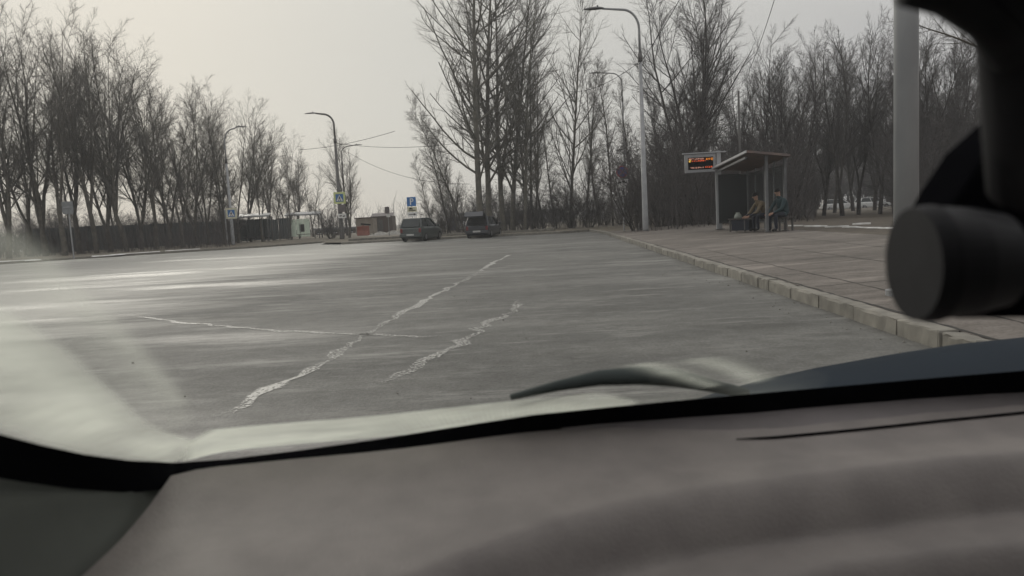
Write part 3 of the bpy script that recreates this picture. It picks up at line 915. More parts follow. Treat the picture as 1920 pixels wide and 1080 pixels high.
# parking sign
q = at(771, 378, 50.5)
o = empty('parking_sign', (q.x, 50.6, .13), 0, 'blue parking sign with two white plates behind the green hatchback', 'road sign', 'road signs')
zc = q.z - .13
MB().tube([(0, .05, 0), (0, .05, zc + .3)], .035, 8).build('pole', M_galv, o)
sign_board(o, 0, 0, zc, .62, .62, M_blue, 'sign_face')
P = MB()                                      # the letter P
P.prism([(-.10, -.008, zc - .22), (-.03, -.008, zc - .22), (-.03, -.008, zc + .22), (-.10, -.008, zc + .22)], (0, -.006, 0))
arc = [(math.cos(t), math.sin(t)) for t in [math.pi / 2 - i * math.pi / 10 for i in range(11)]]
ring = [(-.03, .22), (.02, .22)] + [(.02 + .125 * c, .10 + .12 * s_) for c, s_ in arc[1:-1]] + [(.02, -.02), (-.03, -.02), (-.03, .04), (.02, .04)] + [(.02 + .065 * c, .10 + .06 * s_) for c, s_ in reversed(arc[1:-1])] + [(.02, .16), (-.03, .16)]
P.prism([(a, -.008, zc + b) for a, b in ring], (0, -.006, 0))
P.build('letter', M_white, o)
sign_board(o, .02, 0, zc - .52, .64, .34, M_cream, 'car_plate')
poly_face(o, [(-.22, zc - .62), (.26, zc - .62), (.26, zc - .57), (-.22, zc - .57)], -.008, M_black, 'kerb_symbol')
poly_face(o, [(-.2, zc - .53), (.08, zc - .53), (.06, zc - .47), (0, zc - .46), (-.04, zc - .42), (-.15, zc - .42), (-.18, zc - .47)], -.008, M_black, 'car_symbol')
sign_board(o, .02, 0, zc - .86, .64, .30, M_white, 'arrow_plate')
poly_face(o, [(-.22, zc - .88), (.12, zc - .88), (.12, zc - .93), (.27, zc - .86), (.12, zc - .79), (.12, zc - .84), (-.22, zc - .84)], -.008, M_black, 'arrow')
# small dark sign back further left
q = at(727, 394, 66)
o = empty('road_sign', (q.x, 66, .13), 0, 'small dark sign seen from behind, left of the parking sign', 'road sign', 'road signs')
MB().tube([(0, 0, 0), (0, 0, q.z + .2)], .03, 8).build('pole', M_galv, o)
sign_board(o, -.05, -.05, q.z - .13, .42, .58, M_brown, 'plate')
sign_board(o, .02, -.05, q.z - .62, .34, .26, M_white, 'small_plate')
# no-stopping sign on the pavement
q = at(1168, 322, 40.4)
f = at(1170.5, 428, 40.4)
o = empty('no_stopping_sign', (f.x, 40.4, .2), 0, 'round blue no-stopping sign with tow and arrow plates on a thin pole', 'road sign', 'road signs')
zc = q.z - .2
MB().tube([(0, .05, 0), (-.0, .05, zc + .3)], .033, 8).build('pole', M_galv2, o)


def disc(r, n=28, cx=0, cz=0):
    return [(cx + r * math.cos(i * 2 * math.pi / n), cz + r * math.sin(i * 2 * math.pi / n)) for i in range(n)]


MB().prism([(a, .012, zc + b) for a, b in disc(.33)], (0, -.02, 0)).build('rim', M_red, o)
MB().prism([(a, -.009, zc + b) for a, b in disc(.26)], (0, -.006, 0)).build('sign_face', M_blued, o)
for sgn in (1, -1):
    d = Vector((1, 0, sgn)).normalized(); e = Vector((-d.z, 0, d.x)) * .022
    c = Vector((0, -.0155, zc))
    MB().prism([c - d * .26 - e, c + d * .26 - e, c + d * .26 + e, c - d * .26 + e], (0, -.004 * (1 if sgn > 0 else 1.6), 0)).build('cross_bar', M_red, o)
sign_board(o, -.02, 0, zc - .56, .64, .34, M_white, 'tow_plate')
poly_face(o, [(-.30, zc - .62), (-.06, zc - .62), (-.06, zc - .55), (-.14, zc - .53), (-.2, zc - .55), (-.3, zc - .58)], -.008, M_black, 'tow_symbol')
poly_face(o, [(-.02, zc - .48), (.1, zc - .5), (.26, zc - .62), (.1, zc - .60), (.0, zc - .56)], -.008, M_black, 'tow_symbol')
sign_board(o, .02, 0, zc - 1.02, .30, .56, M_white, 'arrow_plate')
poly_face(o, [(.0, zc - .78), (.04, zc - .78), (.04, zc - 1.12), (.10, zc - 1.12), (.02, zc - 1.26), (-.06, zc - 1.12), (.0, zc - 1.12)], -.008, M_black, 'arrow')

# ------------------------------------------------------------------ bus stop on the right
def slab(a, b, c, d, t, name, mt, parent, org):
    P = [Vector(p) - org for p in (a, b, c, d)]
    return MB().prism(P, (0, 0, t)).build(name, mt, parent)


zf = .31
ff, fn, bn = at(1336, 317, 30.5), at(1400, 286, 24.2), at(1480, 293, 25.2)
bf = ff + (bn - fn)
org = Vector((ff.x, 27, zf))
sh = empty('bus_shelter', org, 0, 'open bus shelter with a dark roof where two people sit', 'bus shelter')
rf = slab(ff, fn, bn, bf, .07, 'roof', M_shroof, sh, org)
e = [p - org for p in (ff, fn, bn, bf)]
for a, b in ((0, 1), (1, 2), (2, 3), (3, 0)):
    MB().tube([e[a] + Vector((0, 0, .03)), e[b] + Vector((0, 0, .03))], .055, 4).build('fascia', M_galv2 if a == 0 else M_shroof, rf)  # front edge paler than the others: its light is put into the colour
posts = {}
inx = (e[2] - e[1]).normalized(); iny = (e[0] - e[1]).normalized()
for k, (i, a, b) in {'ff': (0, .18, -.15), 'fn': (1, 1.0, .3), 'bn': (2, -.1, .35), 'bf': (3, -.1, -.3)}.items():
    p = e[i] + inx * a + iny * b; posts[k] = p
    MB().box((p.x, p.y, (p.z) / 2), (.09, .09, p.z)).build('post', M_shframe if k != 'ff' else M_galv2, sh)
    MB().box((p.x, p.y, .012), (.2, .2, .024)).build('foot_plate', M_dpole, sh)


def pane_wall(p, q, n, parent, mt, z0=.28, z1=2.2, frame=M_shframe):
    for i in range(n):
        a = p.lerp(q, i / n); b = p.lerp(q, (i + 1) / n); d = (b - a); d.z = 0; nn = Vector((-d.y, d.x, 0)).normalized() * .012
        a2, b2 = a + d * .04, b - d * .04
        MB().prism([(a2.x, a2.y, z0), (b2.x, b2.y, z0), (b2.x, b2.y, z1), (a2.x, a2.y, z1)], nn).build('pane', mt, parent)
        for zz in (z0 - .02, z1 + .02):
            MB().tube([(a.x, a.y, zz), (b.x, b.y, zz)], .028, 4).build('rail', frame, parent)
        if i:
            MB().box((a.x, a.y, (a.z) / 2), (.06, .06, a.z)).build('mullion', frame, parent)


pane_wall(posts['bn'], posts['bf'], 4, sh, M_glass)
pane_wall(posts['bf'], posts['ff'], 1, sh, M_glassd)
MB().tube([posts['ff'] - Vector((0, 0, .12)), e[1] + iny * .4 + inx * .1 - Vector((0, 0, .12))], .05, 4).build('beam', M_shframe, sh)
# bench inside, in its own right
b0 = at(1372, 432, 27.2); b1 = at(1484, 433, 25.0)
bd = (b1 - b0); bd.z = 0; bl = bd.length; ba = math.atan2(bd.y, bd.x)
bc = (b0 + b1) / 2
bench = empty('bench', (bc.x, bc.y, zf), ba, 'dark slatted bench under the bus shelter roof', 'bench')
for k in range(4):
    MB().box((0, -.16 + k * .11, .45), (bl, .09, .035)).build('slat', M_wood, bench, bevel=.006)
for x in (-bl / 2 + .08, -bl / 2 + .75, bl / 2 - .75, bl / 2 - .35, bl / 2 - .08):
    for y in (-.16, .16):
        MB().box((x, y, .215), (.05, .05, .43)).build('leg', M_dpole, bench)
MB().box((-bl / 2 + .55, .0, .23), (.78, .36, .38)).build('side_panel', M_navy, bench)
# carrier bag on the bench end
bag = empty('carrier_bag', (0, 0, 0), 0, 'small pale carrier bag lying on the far bench end', 'bag')
c = bc + Vector((math.cos(ba), math.sin(ba), 0)) * (-bl / 2 + .3)
mb = MB(); V = []; F = []
for i, (h, rx, ry) in enumerate([(0, .15, .10), (.08, .17, .12), (.18, .14, .09), (.26, .08, .05), (.30, .10, .04)]):
    for k in range(10):
        a = k * .6283; V.append((rx * math.cos(a) * (1 + .12 * math.sin(3 * a + i)), ry * math.sin(a), h))
for i in range(4):
    for k in range(10):
        F.append((i * 10 + k, i * 10 + (k + 1) % 10, i * 10 + 10 + (k + 1) % 10, i * 10 + 10 + k))
F.append(tuple(range(9, -1, -1)))
mb.add(V, F).build('sack', mat('bag_plastic', (.30, .33, .29), None, 20, .5), bag, smooth=True)
bag.location = (c.x, c.y, zf + .468); bag.scale = (.8, .8, .75)

# information board on its pole
pb = at(1347, 283, 31.0)
ib = empty('information_board', (pb.x, 31.0, .3), R(-6), 'bus information board with orange lit lettering on a grey pole', 'information board')
zt = pb.z - .3
MB().box((0, 0, zt / 2), (.16, .16, zt)).build('pole', M_galv2, ib, bevel=.015)
MB().box((0, 0, .012), (.34, .34, .024)).build('foot_plate', M_dpole, ib)
zc = zt - .46
MB().box((-.76, -.02, zc), (1.26, .14, .76)).build('housing', M_galv, ib, bevel=.015)
MB().box((-.60, -.04, zc + .415), (1.75, .22, .04)).build('rain_cap', M_galv2, ib)
scr = MB().box((-.75, -.095, zc - .01), (1.02, .02, .50)).build('screen', M_black, ib)


def emis(name, col, st):
    mt = bpy.data.materials.new(name); mt.use_nodes = True
    t = mt.node_tree; t.nodes.clear(); o_ = N(t, 'ShaderNodeOutputMaterial'); em = N(t, 'ShaderNodeEmission')
    em.inputs[0].default_value = (*col, 1); em.inputs[1].default_value = st
    t.links.new(em.outputs[0], o_.inputs['Surface'])
    return mt


ME = [emis('led_orange', (1, .32, .04), 1.3), emis('led_red', (1, .16, .06), 1.0), emis('led_yellow', (1, .62, .12), 1.3), emis('led_pale', (1, .5, .38), .8)]


def leds(x0, x1, z0, rows, fill, mtl, seed):
    r = random.Random(seed); mb = MB(); px = .0125
    n = int((x1 - x0) / px)
    for i in range(n):
        if i % 6 == 5 or r.random() < .12: continue
        for k in range(rows):
            if r.random() < fill:
                mb.box((x0 + i * px, -.107, zc + z0 + k * px), (.010, .004, .010))
    tag(mb.build('led_text', mtl, scr), kind='stuff')


leds(-1.22, -.60, .155, 5, .5, ME[3], 1)
leds(-.52, -.34, .12, 6, .7, ME[0], 2)
leds(-1.10, -.50, .07, 5, .55, ME[1], 3)
leds(-1.22, -1.12, .06, 8, .8, ME[2], 4)
leds(-1.18, -.62, -.21, 5, .5, ME[3], 5)
leds(-.56, -.26, -.20, 5, .6, ME[1], 6)
zero = MB()
for i, (a, b) in enumerate([(0, 1), (0, 2), (0, 3), (0, 4), (1, 0), (2, 0), (3, 1), (3, 2), (3, 3), (3, 4), (1, 5), (2, 5)]):
    zero.box((-.31 + a * .018, -.107, zc + .10 + b * .018), (.015, .004, .015))
zero.build('led_digit', ME[0], scr)

# ------------------------------------------------------------------ people
def person(name, joints, bones, cloth, colors, loc, rz, label, head_c, look, cap=True, scale=1.0):
    """joints: name -> (pos, radius); one skinned body, then head details and clothing as children"""
    o = empty(name, loc, rz, label, 'person'); o.scale = (scale,) * 3
    idx = {k: i for i, k in enumerate(joints)}
    me = bpy.data.meshes.new('body'); me.from_pydata([joints[k][0] for k in joints], [(idx[a], idx[b]) for a, b in bones], [])
    b = bpy.data.objects.new('body', me); COL.objects.link(b); b.parent = o
    md = b.modifiers.new('skin', 'SKIN'); md.use_smooth_shade = True
    for k, i in idx.items():
        rr = joints[k][1]; me.skin_vertices[0].data[i].radius = (rr, rr) if not hasattr(rr, '__len__') else rr
    me.skin_vertices[0].data[idx['pelvis']].use_root = True
    sb = b.modifiers.new('sub', 'SUBSURF'); sb.levels = sb.render_levels = 2
    for m_ in cloth: me.materials.append(m_)
    # bake so that faces can take skin, coat and trouser colours by place
    dg = bpy.context.evaluated_depsgraph_get(); dg.update()
    nm = bpy.data.meshes.new_from_object(b.evaluated_get(dg))
    b.modifiers.clear(); b.data = nm
    nm.materials.clear()
    for m_ in cloth: nm.materials.append(m_)
    for p in nm.polygons:
        p.material_index = colors(p.center); p.use_smooth = True
    # face on the head
    hc = Vector(head_c); fw = Vector(look).normalized(); side = fw.cross(Vector((0, 0, 1))).normalized(); hu = side.cross(fw)
    fm = MB()
    fm.tube([hc + fw * .085 + hu * .015, hc + fw * .118 - hu * .02], [.010, .017], 6)
    for s_ in (-1, 1):
        fm.tube([hc + side * s_ * .083 + hu * .02, hc + side * s_ * .092 - hu * .03], [.02, .014], 6)
    fm.build('nose_and_ears', M_skin, b, smooth=True)
    ey = MB()
    for s_ in (-1, 1):
        ey.tube([hc + fw * .082 + side * s_ * .033 + hu * .012, hc + fw * .093 + side * s_ * .033 + hu * .012], .010, 6)
    ey.tube([hc + fw * .088 - hu * .055 - side * .022, hc + fw * .088 - hu * .055 + side * .022], .006, 5)
    ey.build('eyes_and_mouth', M_hair, b)
    V = []; F = []                            # knitted cap / hair over the skull
    for i in range(6):
        ph = i / 5 * math.pi * .52
        for k in range(14):
            a = k * 2 * math.pi / 14
            V.append(hc + hu * (.02 + .118 * math.cos(ph)) + (fw * math.cos(a) * .112 + side * math.sin(a) * .098) * math.sin(ph) - fw * .012)
    for i in range(5):
        for k in range(14):
            F.append((i * 14 + k, i * 14 + (k + 1) % 14, i * 14 + 14 + (k + 1) % 14, i * 14 + 14 + k))
    MB().add(V, F).build('cap', M_hair, o, smooth=True)
    return o


def seated(lean, knee_fwd=.46, hands='knee'):
    """a seated figure facing +x, seat at z .45"""
    sh_x = .14 + lean * .5; shz = 1.02 - lean * .16
    J = {'pelvis': ((0, 0, .55), (.15, .17)), 'waist': ((.03 + lean * .1, 0, .70), (.13, .155)), 'chest': ((.08 + lean * .3, 0, .90 - lean * .05), (.135, .18)),
         'neck0': ((sh_x, 0, shz + .03), (.075, .09)), 'neck': ((sh_x + .04, 0, shz + .09), (.055, .055)), 'head': ((sh_x + .07, 0, shz + .20), (.092, .082)), 'crown': ((sh_x + .065, 0, shz + .275), (.078, .07))}
    B = [('pelvis', 'waist'), ('waist', 'chest'), ('chest', 'neck0'), ('neck0', 'neck'), ('neck', 'head'), ('head', 'crown')]
    for s_, t in ((1, 'l'), (-1, 'r')):
        J['sh' + t] = ((sh_x - .03, s_ * .19, shz - .03), .068)
        J['el' + t] = ((sh_x + .14, s_ * .25, shz - .30), .052)
        J['wr' + t] = ((sh_x + .34, s_ * .13, shz - .42), .036)
        J['pa' + t] = ((sh_x + .42, s_ * .10, shz - .45), (.022, .042))
        J['fi' + t] = ((sh_x + .50, s_ * .09, shz - .49), (.014, .034))
        J['th' + t] = ((sh_x + .44, s_ * .05, shz - .42), .013)
        J['hip' + t] = ((.05, s_ * .10, .53), .095)
        J['kn' + t] = ((knee_fwd, s_ * .14, .52), .070)
        J['ca' + t] = ((knee_fwd + .01, s_ * .14, .34), .062)
        J['an' + t] = ((knee_fwd - .02, s_ * .14, .09), .042)
        J['to' + t] = ((knee_fwd + .17, s_ * .16, .04), .038)
        B += [('chest', 'sh' + t), ('sh' + t, 'el' + t), ('el' + t, 'wr' + t), ('wr' + t, 'pa' + t), ('pa' + t, 'fi' + t), ('pa' + t, 'th' + t), ('pelvis', 'hip' + t), ('hip' + t, 'kn' + t), ('kn' + t, 'ca' + t), ('ca' + t, 'an' + t), ('an' + t, 'to' + t)]
    return J, B, (sh_x + .07, 0, shz + .22), sh_x, shz


def coat_colors(sx, sz):
    def f(c):
        if c.z > sz + .10: return 2
        if c.x > sx + .37 and c.z > .45: return 2
        if c.z < .10: return 3
        if c.z < .60 and not (c.x < .16 and c.z > .47): return 1
        return 0
    return f


J, B, hc, sx, sz = seated(.5)
p1 = at(1442, 430, 26.0)
person('person', J, B, [M_tan, M_navy, M_skin, M_hair], coat_colors(sx, sz), (p1.x, p1.y, zf), R(188), 'person in a tan jacket and dark cap leaning forward on the bench', hc, (1, 0, -.25), scale=1.06)
J, B, hc, sx, sz = seated(.12)
p2 = at(1472, 430, 25.2)
person('person', J, B, [M_teal, M_navy, M_skin, M_hair], coat_colors(sx, sz), (p2.x, p2.y, zf), R(200), 'person in a dark teal coat sitting at the near bench end', hc, (1, 0, -.05), scale=1.08)

# ------------------------------------------------------------------ cars
def car_paint(name, c):
    mt = mat(name, c, tuple(x * .8 for x in c), 4, .35)
    mt.node_tree.nodes['Principled BSDF'].inputs['Coat Weight'].default_value = .4
    return mt


def car(name, loc, rz, paint, label, L=3.9, Wd=1.62, Hh=1.46, open_gate=False, kind='hatch', group=None, far=False):
    """rear at -x, nose at +x; local origin on the ground under the middle"""
    o = empty(name, loc, rz, label, 'car', group)
    w2 = Wd / 2; x0, x1 = -L / 2, L / 2
    if kind == 'sedan':
        roof = [(x0 + .55, .92), (x0 + 1.15, 1.0), (-.25, 1.0), (x0 + L * .55, .985), (x1 - 1.15, .66)]
        top = [(x0, .60), (x0 + .06, .72), (x0 + .72, .75)]
        g0, g1, gr0, gr1 = x0 + .75, x1 - 1.15, x0 + 1.25, x1 - 1.95
    else:
        g0, g1, gr0, gr1 = x0 + .06, x1 - .98, x0 + .34, x1 - 1.72
    belt, sill, roofz = .62 * Hh, .17, Hh
    # lower body: loft of cross-sections along x
    st = [(x0, .30, belt - .10, .90), (x0 + .10, .20, belt, .97), (x0 + .5, sill, belt + .0, 1.0), (0, sill, belt - .02, 1.0), (g1, sill, belt - .03, 1.0), (x1 - .45, .19, belt - .12, .97), (x1 - .1, .22, belt - .26, .90), (x1, .30, belt - .36, .80)]
    V = []; F = []
    for (x, zb, zt_, k) in st:
        y = w2 * k
        V += [(x, -y * .92, zb), (x, -y, zb + .16), (x, -y, zt_ - .12), (x, -y * .93, zt_), (x, y * .93, zt_), (x, y, zt_ - .12), (x, y, zb + .16), (x, y * .92, zb)]
    for i in range(len(st) - 1):
        for k in range(8):
            F.append((i * 8 + k, i * 8 + (k + 1) % 8, i * 8 + 8 + (k + 1) % 8, i * 8 + 8 + k))
    F += [tuple(range(8)), tuple(len(V) - 8 + k for k in range(8))]
    MB().add(V, F).build('body', paint, o, smooth=False, bevel=.012)
    # cabin: roof shell and pillars, glass inset between
    yb, yr = w2 * .90, w2 * .74
    cb = [(g0, yb, belt - .02), (g1, yb, belt - .04)]
    roofp = [(gr0, yr, roofz - .03), (gr0 + .35, yr, roofz), (gr1 - .3, yr, roofz - .005), (gr1, yr, roofz - .06)]
    V = []
    for (x, y, z) in roofp:
        V += [(x, -y, z), (x, y, z), (x, -y, z - .05), (x, y, z - .05)]
    F = []
    for i in range(3):
        a, b = i * 4, i * 4 + 4
        F += [(a, a + 1, b + 1, b), (a + 2, b + 2, b + 3, a + 3), (a, b, b + 2, a + 2), (a + 1, a + 3, b + 3, b + 1)]
    F += [(0, 2, 3, 1), (12, 13, 15, 14)]
    MB().add(V, F).build('roof', paint, o, bevel=.01)
    for s_ in (-1, 1):
        for nm, a, b in (('rear_pillar', (g0, yb), (gr0, yr)), ('front_pillar', (g1, yb), (gr1, yr)), ('middle_pillar', ((g0 + g1) / 2 - .05, yb), ((gr0 + gr1) / 2, yr))):
            MB().tube([(a[0], s_ * a[1], belt - .05), (b[0], s_ * b[1], roofz - .05)], .045 if nm != 'rear_pillar' else .06, 6).build(nm, paint, o)
        # side glass
        MB().prism([(g0 + .1, s_ * (yb - .015), belt - .04), (g1 - .1, s_ * (yb - .015), belt - .05), (gr1, s_ * (yr - .015), roofz - .07), (gr0 + .05, s_ * (yr - .015), roofz - .05)], (0, -s_ * .02, 0)).build('side_window', M_cglass, o)
        mb = MB(); mb.box((g1 - .12, s_ * (w2 + .09), belt + .03), (.10, .17, .12)).build('wing_mirror', paint, o, bevel=.02)
        for x in (x0 + .62, x1 - .68):
            wh = empty('wheel', (x, s_ * (w2 - .09), .29)); wh.parent = o
            MB().tube([(0, -.09, 0), (0, -.075, 0), (0, .075, 0), (0, .09, 0)], [.25, .29, .29, .25], 20).build('tyre', M_tyre, wh, smooth=False)
            MB().tube([(0, -.094, 0), (0, .094, 0)], .17, 12).build('rim', M_rim, wh)
        MB().box((x0 + .03, s_ * w2 * .80, belt - .22), (.10, .16, .26)).build('tail_lamp', M_taill, o, bevel=.02)
        MB().box((x1 - .10, s_ * w2 * .66, belt - .30), (.16, .26, .13)).build('headlight', M_plate, o, bevel=.02)
    MB().prism([(g1 - .02, -yb + .08, belt - .03), (g1 - .02, yb - .08, belt - .03), (gr1 + .02, yr - .03, roofz - .075), (gr1 + .02, -yr + .03, roofz - .075)], (-.02, 0, .0)).build('windscreen', M_cglass, o)
    rw = [(g0 - .005, -yb + .10, belt + .01), (g0 - .005, yb - .10, belt + .01), (gr0 - .02, yr - .05, roofz - .07), (gr0 - .02, -yr + .05, roofz - .07)]
    if not open_gate:
        MB().prism(rw, (-.02, 0, 0)).build('rear_window', M_cglass, o)
    else:
        # dark sheets painted for the shade in the open boot, tailgate swung up
        MB().prism([(x0 - .012, -w2 * .66, .42), (x0 - .012, w2 * .66, .42), (x0 + .03, w2 * .70, belt - .02), (x0 + .03, -w2 * .70, belt - .02)], (.012, 0, 0)).build('boot_shade', M_shade, o)
        MB().prism(rw, (.02, 0, 0)).build('boot_shade', M_shade, o)
        tg = MB(); a = Vector((gr0, 0, roofz - .02)); b = Vector((gr0 - .75, 0, roofz + .30)); c = Vector((gr0 - 1.0, 0, roofz + .02))
        for p, q, t in ((a, b, .05), (b, c, .05)):
            tg.prism([(p.x, -yr, p.z), (p.x, yr, p.z), (q.x, yr * 1.02, q.z), (q.x, -yr * 1.02, q.z)], (0.015, 0, -t))
        tgo = tg.build('tailgate', paint, o)
        MB().prism([(a.x - .12, -yr + .12, a.z + .015), (a.x - .12, yr - .12, a.z + .015), (b.x + .1, yr - .12, b.z - .095), (b.x + .1, -yr + .12, b.z - .095)], (0, 0, .03)).build('rear_window', M_cglass, tgo)
        for s_ in (-1, 1):
            MB().tube([(gr0 - .06, s_ * yr * .9, roofz - .3), (gr0 - .45, s_ * yr * .9, roofz + .12)], .014, 6).build('gas_strut', M_black, tgo)
    MB().box((x0 - .03, 0, .40), (.14, Wd * .94, .20)).build('bumper', paint if not far else M_white, o, bevel=.03)
    MB().box((x1 + .0, 0, .40), (.14, Wd * .86, .20)).build('bumper', paint, o, bevel=.03)
    MB().box((x0 - .108, 0, .44), (.012, .5, .11)).build('number_plate', M_plate, o)
    return o


PG = car_paint('paint_grey_green', (.055, .066, .062))
PB = car_paint('paint_dark_grey', (.035, .038, .046))
PW = car_paint('paint_white', (.62, .63, .62))
q = at(786, 452, 49.2)
car('parked_car', (q.x + .25, 50.6 - 1.6, 0), R(90 - 17), PG, 'dark grey green hatchback parked at the far kerb, tailgate shut', L=3.6, Wd=1.60, Hh=1.50, group='cars parked at the far kerb')
q = at(909, 449, 49.2)
car('parked_car', (q.x, 49.4, 0), R(90 - 13), PB, 'grey hatchback at the far kerb with its tailgate raised', L=3.7, Wd=1.62, Hh=1.40, open_gate=True, group='cars parked at the far kerb')
q = at(1571, 393, 96)
car('white_car', (q.x, 96, -.03), R(4), PW, 'white car beyond the wood, nearer the bus shelter', L=4.1, Wd=1.7, Hh=1.45, group='white cars beyond the wood', far=True)
q = at(1636, 390, 98)
car('white_car', (q.x, 98, -.03), R(2), PW, 'white car beyond the wood, nearer the thick steel pole', L=4.2, Wd=1.7, Hh=1.45, group='white cars beyond the wood', far=True)
q = at(1113, 417, 92)
car('white_car', (q.x, 92, .13), R(60), PW, 'small white car showing between tree trunks left of the no-stopping sign', L=3.9, Wd=1.65, Hh=1.5, far=True)
q = at(872, 432, 78)
car('white_car', (q.x, 78, .13), R(12), PW, 'white car behind the trunks between the two dark hatchbacks', L=4.1, Wd=1.7, Hh=1.5, far=True)

# ------------------------------------------------------------------ shelters, kiosk and buildings beyond the far kerb
def far_shelter(px, Y, wd, label, panels):
    p = at(px, 450, Y)
    o = empty('far_shelter', (p.x, Y, .125), R(4), label, 'bus shelter', 'shelters across the road')
    h = 2.35
    rf_ = MB().prism([(-wd / 2, -1.0, h), (wd / 2, -1.0, h), (wd / 2 - .25, .9, h + .26), (-wd / 2 - .25, .9, h + .26)], (0, 0, .07)).build('roof', M_galv2, o)
    MB().box((0, -1.02, h + .02), (wd, .05, .14)).build('fascia', M_galv2, rf_)
    for x in (-wd / 2 + .2, wd / 2 - .2):
        for y in (-.8, .75):
            MB().box((x, y, h / 2), (.09, .09, h)).build('post', M_dpole, o)
    n_ = 4
    for i in range(n_ if not panels else 0):
        x = -wd / 2 + .3 + (wd - .6) * (i + .5) / n_
        MB().box((x, .7, 1.2), ((wd - .6) / n_ - .08, .025, 1.9)).build('pane', M_glassd, o)
    for (x, w_, z0, z1, mt_) in panels:
        MB().box((x, .66, (z0 + z1) / 2), (w_, .03, z1 - z0)).build('panel', mt_, o)
    MB().box((.1, .35, .45), (wd * .6, .38, .05)).build('bench_seat', M_wood, o)
    for x in (-wd * .2, wd * .25):
        MB().box((x, .35, .21), (.06, .3, .42)).build('bench_leg', M_dpole, o)
    return o


far_shelter(476, 70, 3.6, 'dark shelter with a pale roof edge across the road', [])
far_shelter(574, 74, 3.4, 'shelter with three white panels across the road',
            [(-1.32, .56, .25, 2.0, M_wpanel), (-.82, .34, .25, 2.0, M_wpanel), (-.47, .30, .22, 2.0, M_wpanel), (.02, .60, .22, 2.0, M_wpanel)])
p = at(558, 428, 73)
tag(MB().box((p.x - .02, 74.62, p.z), (.48, .03, .75)).build('poster', M_dpole), 'dark poster on the white shelter panels', 'poster')

p = at(689, 446, 82)
ki = empty('kiosk', (p.x, 82, .13), R(-6), 'beige kiosk with a dark slot behind the orange barrier', 'kiosk')
MB().box((0, 0, .95), (1.95, 1.6, 1.7)).build('wall', M_beige, ki)
MB().box((0, 0, 1.84), (2.1, 1.8, .09)).build('roof', M_shed, ki)
MB().box((.15, -.82, 1.12), (1.1, .04, .16), Matrix.Rotation(.12, 3, 'Y')).build('slot', M_black, ki)
p = at(722, 445, 84)
sd = empty('shed', (p.x, 84, .13), R(-4), 'dark brown shed right of the beige kiosk', 'shed')
MB().box((0, 0, .95), (2.3, 1.8, 1.9)).build('wall', M_shed, sd)
MB().prism([(-1.25, -1.0, 1.9), (1.25, -1.0, 1.9), (1.25, 0, 2.25), (-1.25, 0, 2.25)], (0, 0, .05)).build('roof', M_brown, sd)
MB().box((-.3, -.915, .8), (.7, .03, 1.5)).build('door', M_dpole, sd)
p = at(682, 447, 76)
br = empty('road_barrier', (p.x, 76, .13), R(5), 'orange red plastic barrier in front of the beige kiosk', 'barrier')
MB().prism([(-.62, -.28, 0), (-.62, .28, 0), (-.62, .12, .5), (-.62, .09, .95), (-.62, -.09, .95), (-.62, -.12, .5)], (1.24, 0, 0)).build('shell', M_orange, br, bevel=.03)
MB().box((0, -.02, 1.0), (.25, .1, .08)).build('filler_cap', M_orange, br)
p = at(849, 438, 76)
bx = empty('container', (p.x, 76, .13), R(8), 'dark blue container between the two dark hatchbacks', 'container')
MB().box((0, 0, .68), (1.05, 1.0, 1.2), taper=1.04).build('bin', M_bluebox, bx, bevel=.03)
MB().box((0, 0, 1.31), (1.15, 1.1, .07)).build('lid', M_bluebox, bx, bevel=.02)
for x in (-.4, .4):
    MB().box((x, -.4, .05), (.1, .12, .1)).build('foot', M_dpole, bx)
p = at(831, 436, 76.5)
cr = empty('crate', (p.x, 76.5, .13), R(5), 'brown crate left of the blue container', 'crate')
for k in range(4):
    MB().box((0, 0, .14 + k * .27), (.5, .6, .23)).build('plank', M_beige, cr)
# heap of snow and branches near the kiosk
rr = random.Random(3)
for i, (px, wd_) in enumerate(((714, 1.3), (738, 1.5), (752, .9))):
    p = at(px, 445, 72)
    V = []; F = []
    for a in range(5):
        for k in range(12):
            t = k * math.pi / 6; rad_ = (1 - a / 4.3) * wd_ * rr.uniform(.8, 1.15)
            V.append((p.x + rad_ * math.cos(t), 72 + rad_ * .6 * math.sin(t), .1 + a * .09 * rr.uniform(.8, 1.3)))
    for a in range(4):
        for k in range(12):
            F.append((a * 12 + k, a * 12 + (k + 1) % 12, a * 12 + 12 + (k + 1) % 12, a * 12 + 12 + k))
    F.append(tuple(48 + k for k in range(12)))
    tag(MB().add(V, F).build('snow', mat('dirty_snow', (.38, .37, .34), (.2, .19, .17), 4, .85, .3), smooth=True), 'dirty heap of old snow near the kiosk', 'snow', kind='stuff')


def building(px0, px1, top_py, Y, label, wall, roofm, nwin, depth=10):
    a = at(px0, 430, Y); b = at(px1, 430, Y); t = at((px0 + px1) / 2, top_py, Y)
    wd = b.x - a.x; h = t.z
    o = empty('building', ((a.x + b.x) / 2, Y, 0), 0, label, 'building', 'buildings beyond the lot')
    MB().box((0, depth / 2, h / 2), (wd, depth, h)).build('wall', wall, o)
    MB().box((0, depth / 2, h + .12), (wd + .6, depth + .6, .24)).build('roof', roofm, o)
    for i in range(nwin):
        x = -wd / 2 + wd * (i + .5) / nwin
        wn = MB().box((x, -.04, h * .56), (wd / nwin * .5, .06, h * .34)).build('window', M_dwin, o)
        MB().box((x, -.08, h * .38), (wd / nwin * .56, .12, .08)).build('sill', M_white, wn)
    return o


building(862, 890, 402, 118, 'small pale building with blue roof behind the raised tailgate', M_wall, M_roofb, 3)
building(938, 1062, 396, 128, 'long low grey building behind the poplars', M_wall, M_wall, 9)
building(590, 665, 430, 105, 'low dim building behind the tall lamp post', M_shed, M_wall, 5)

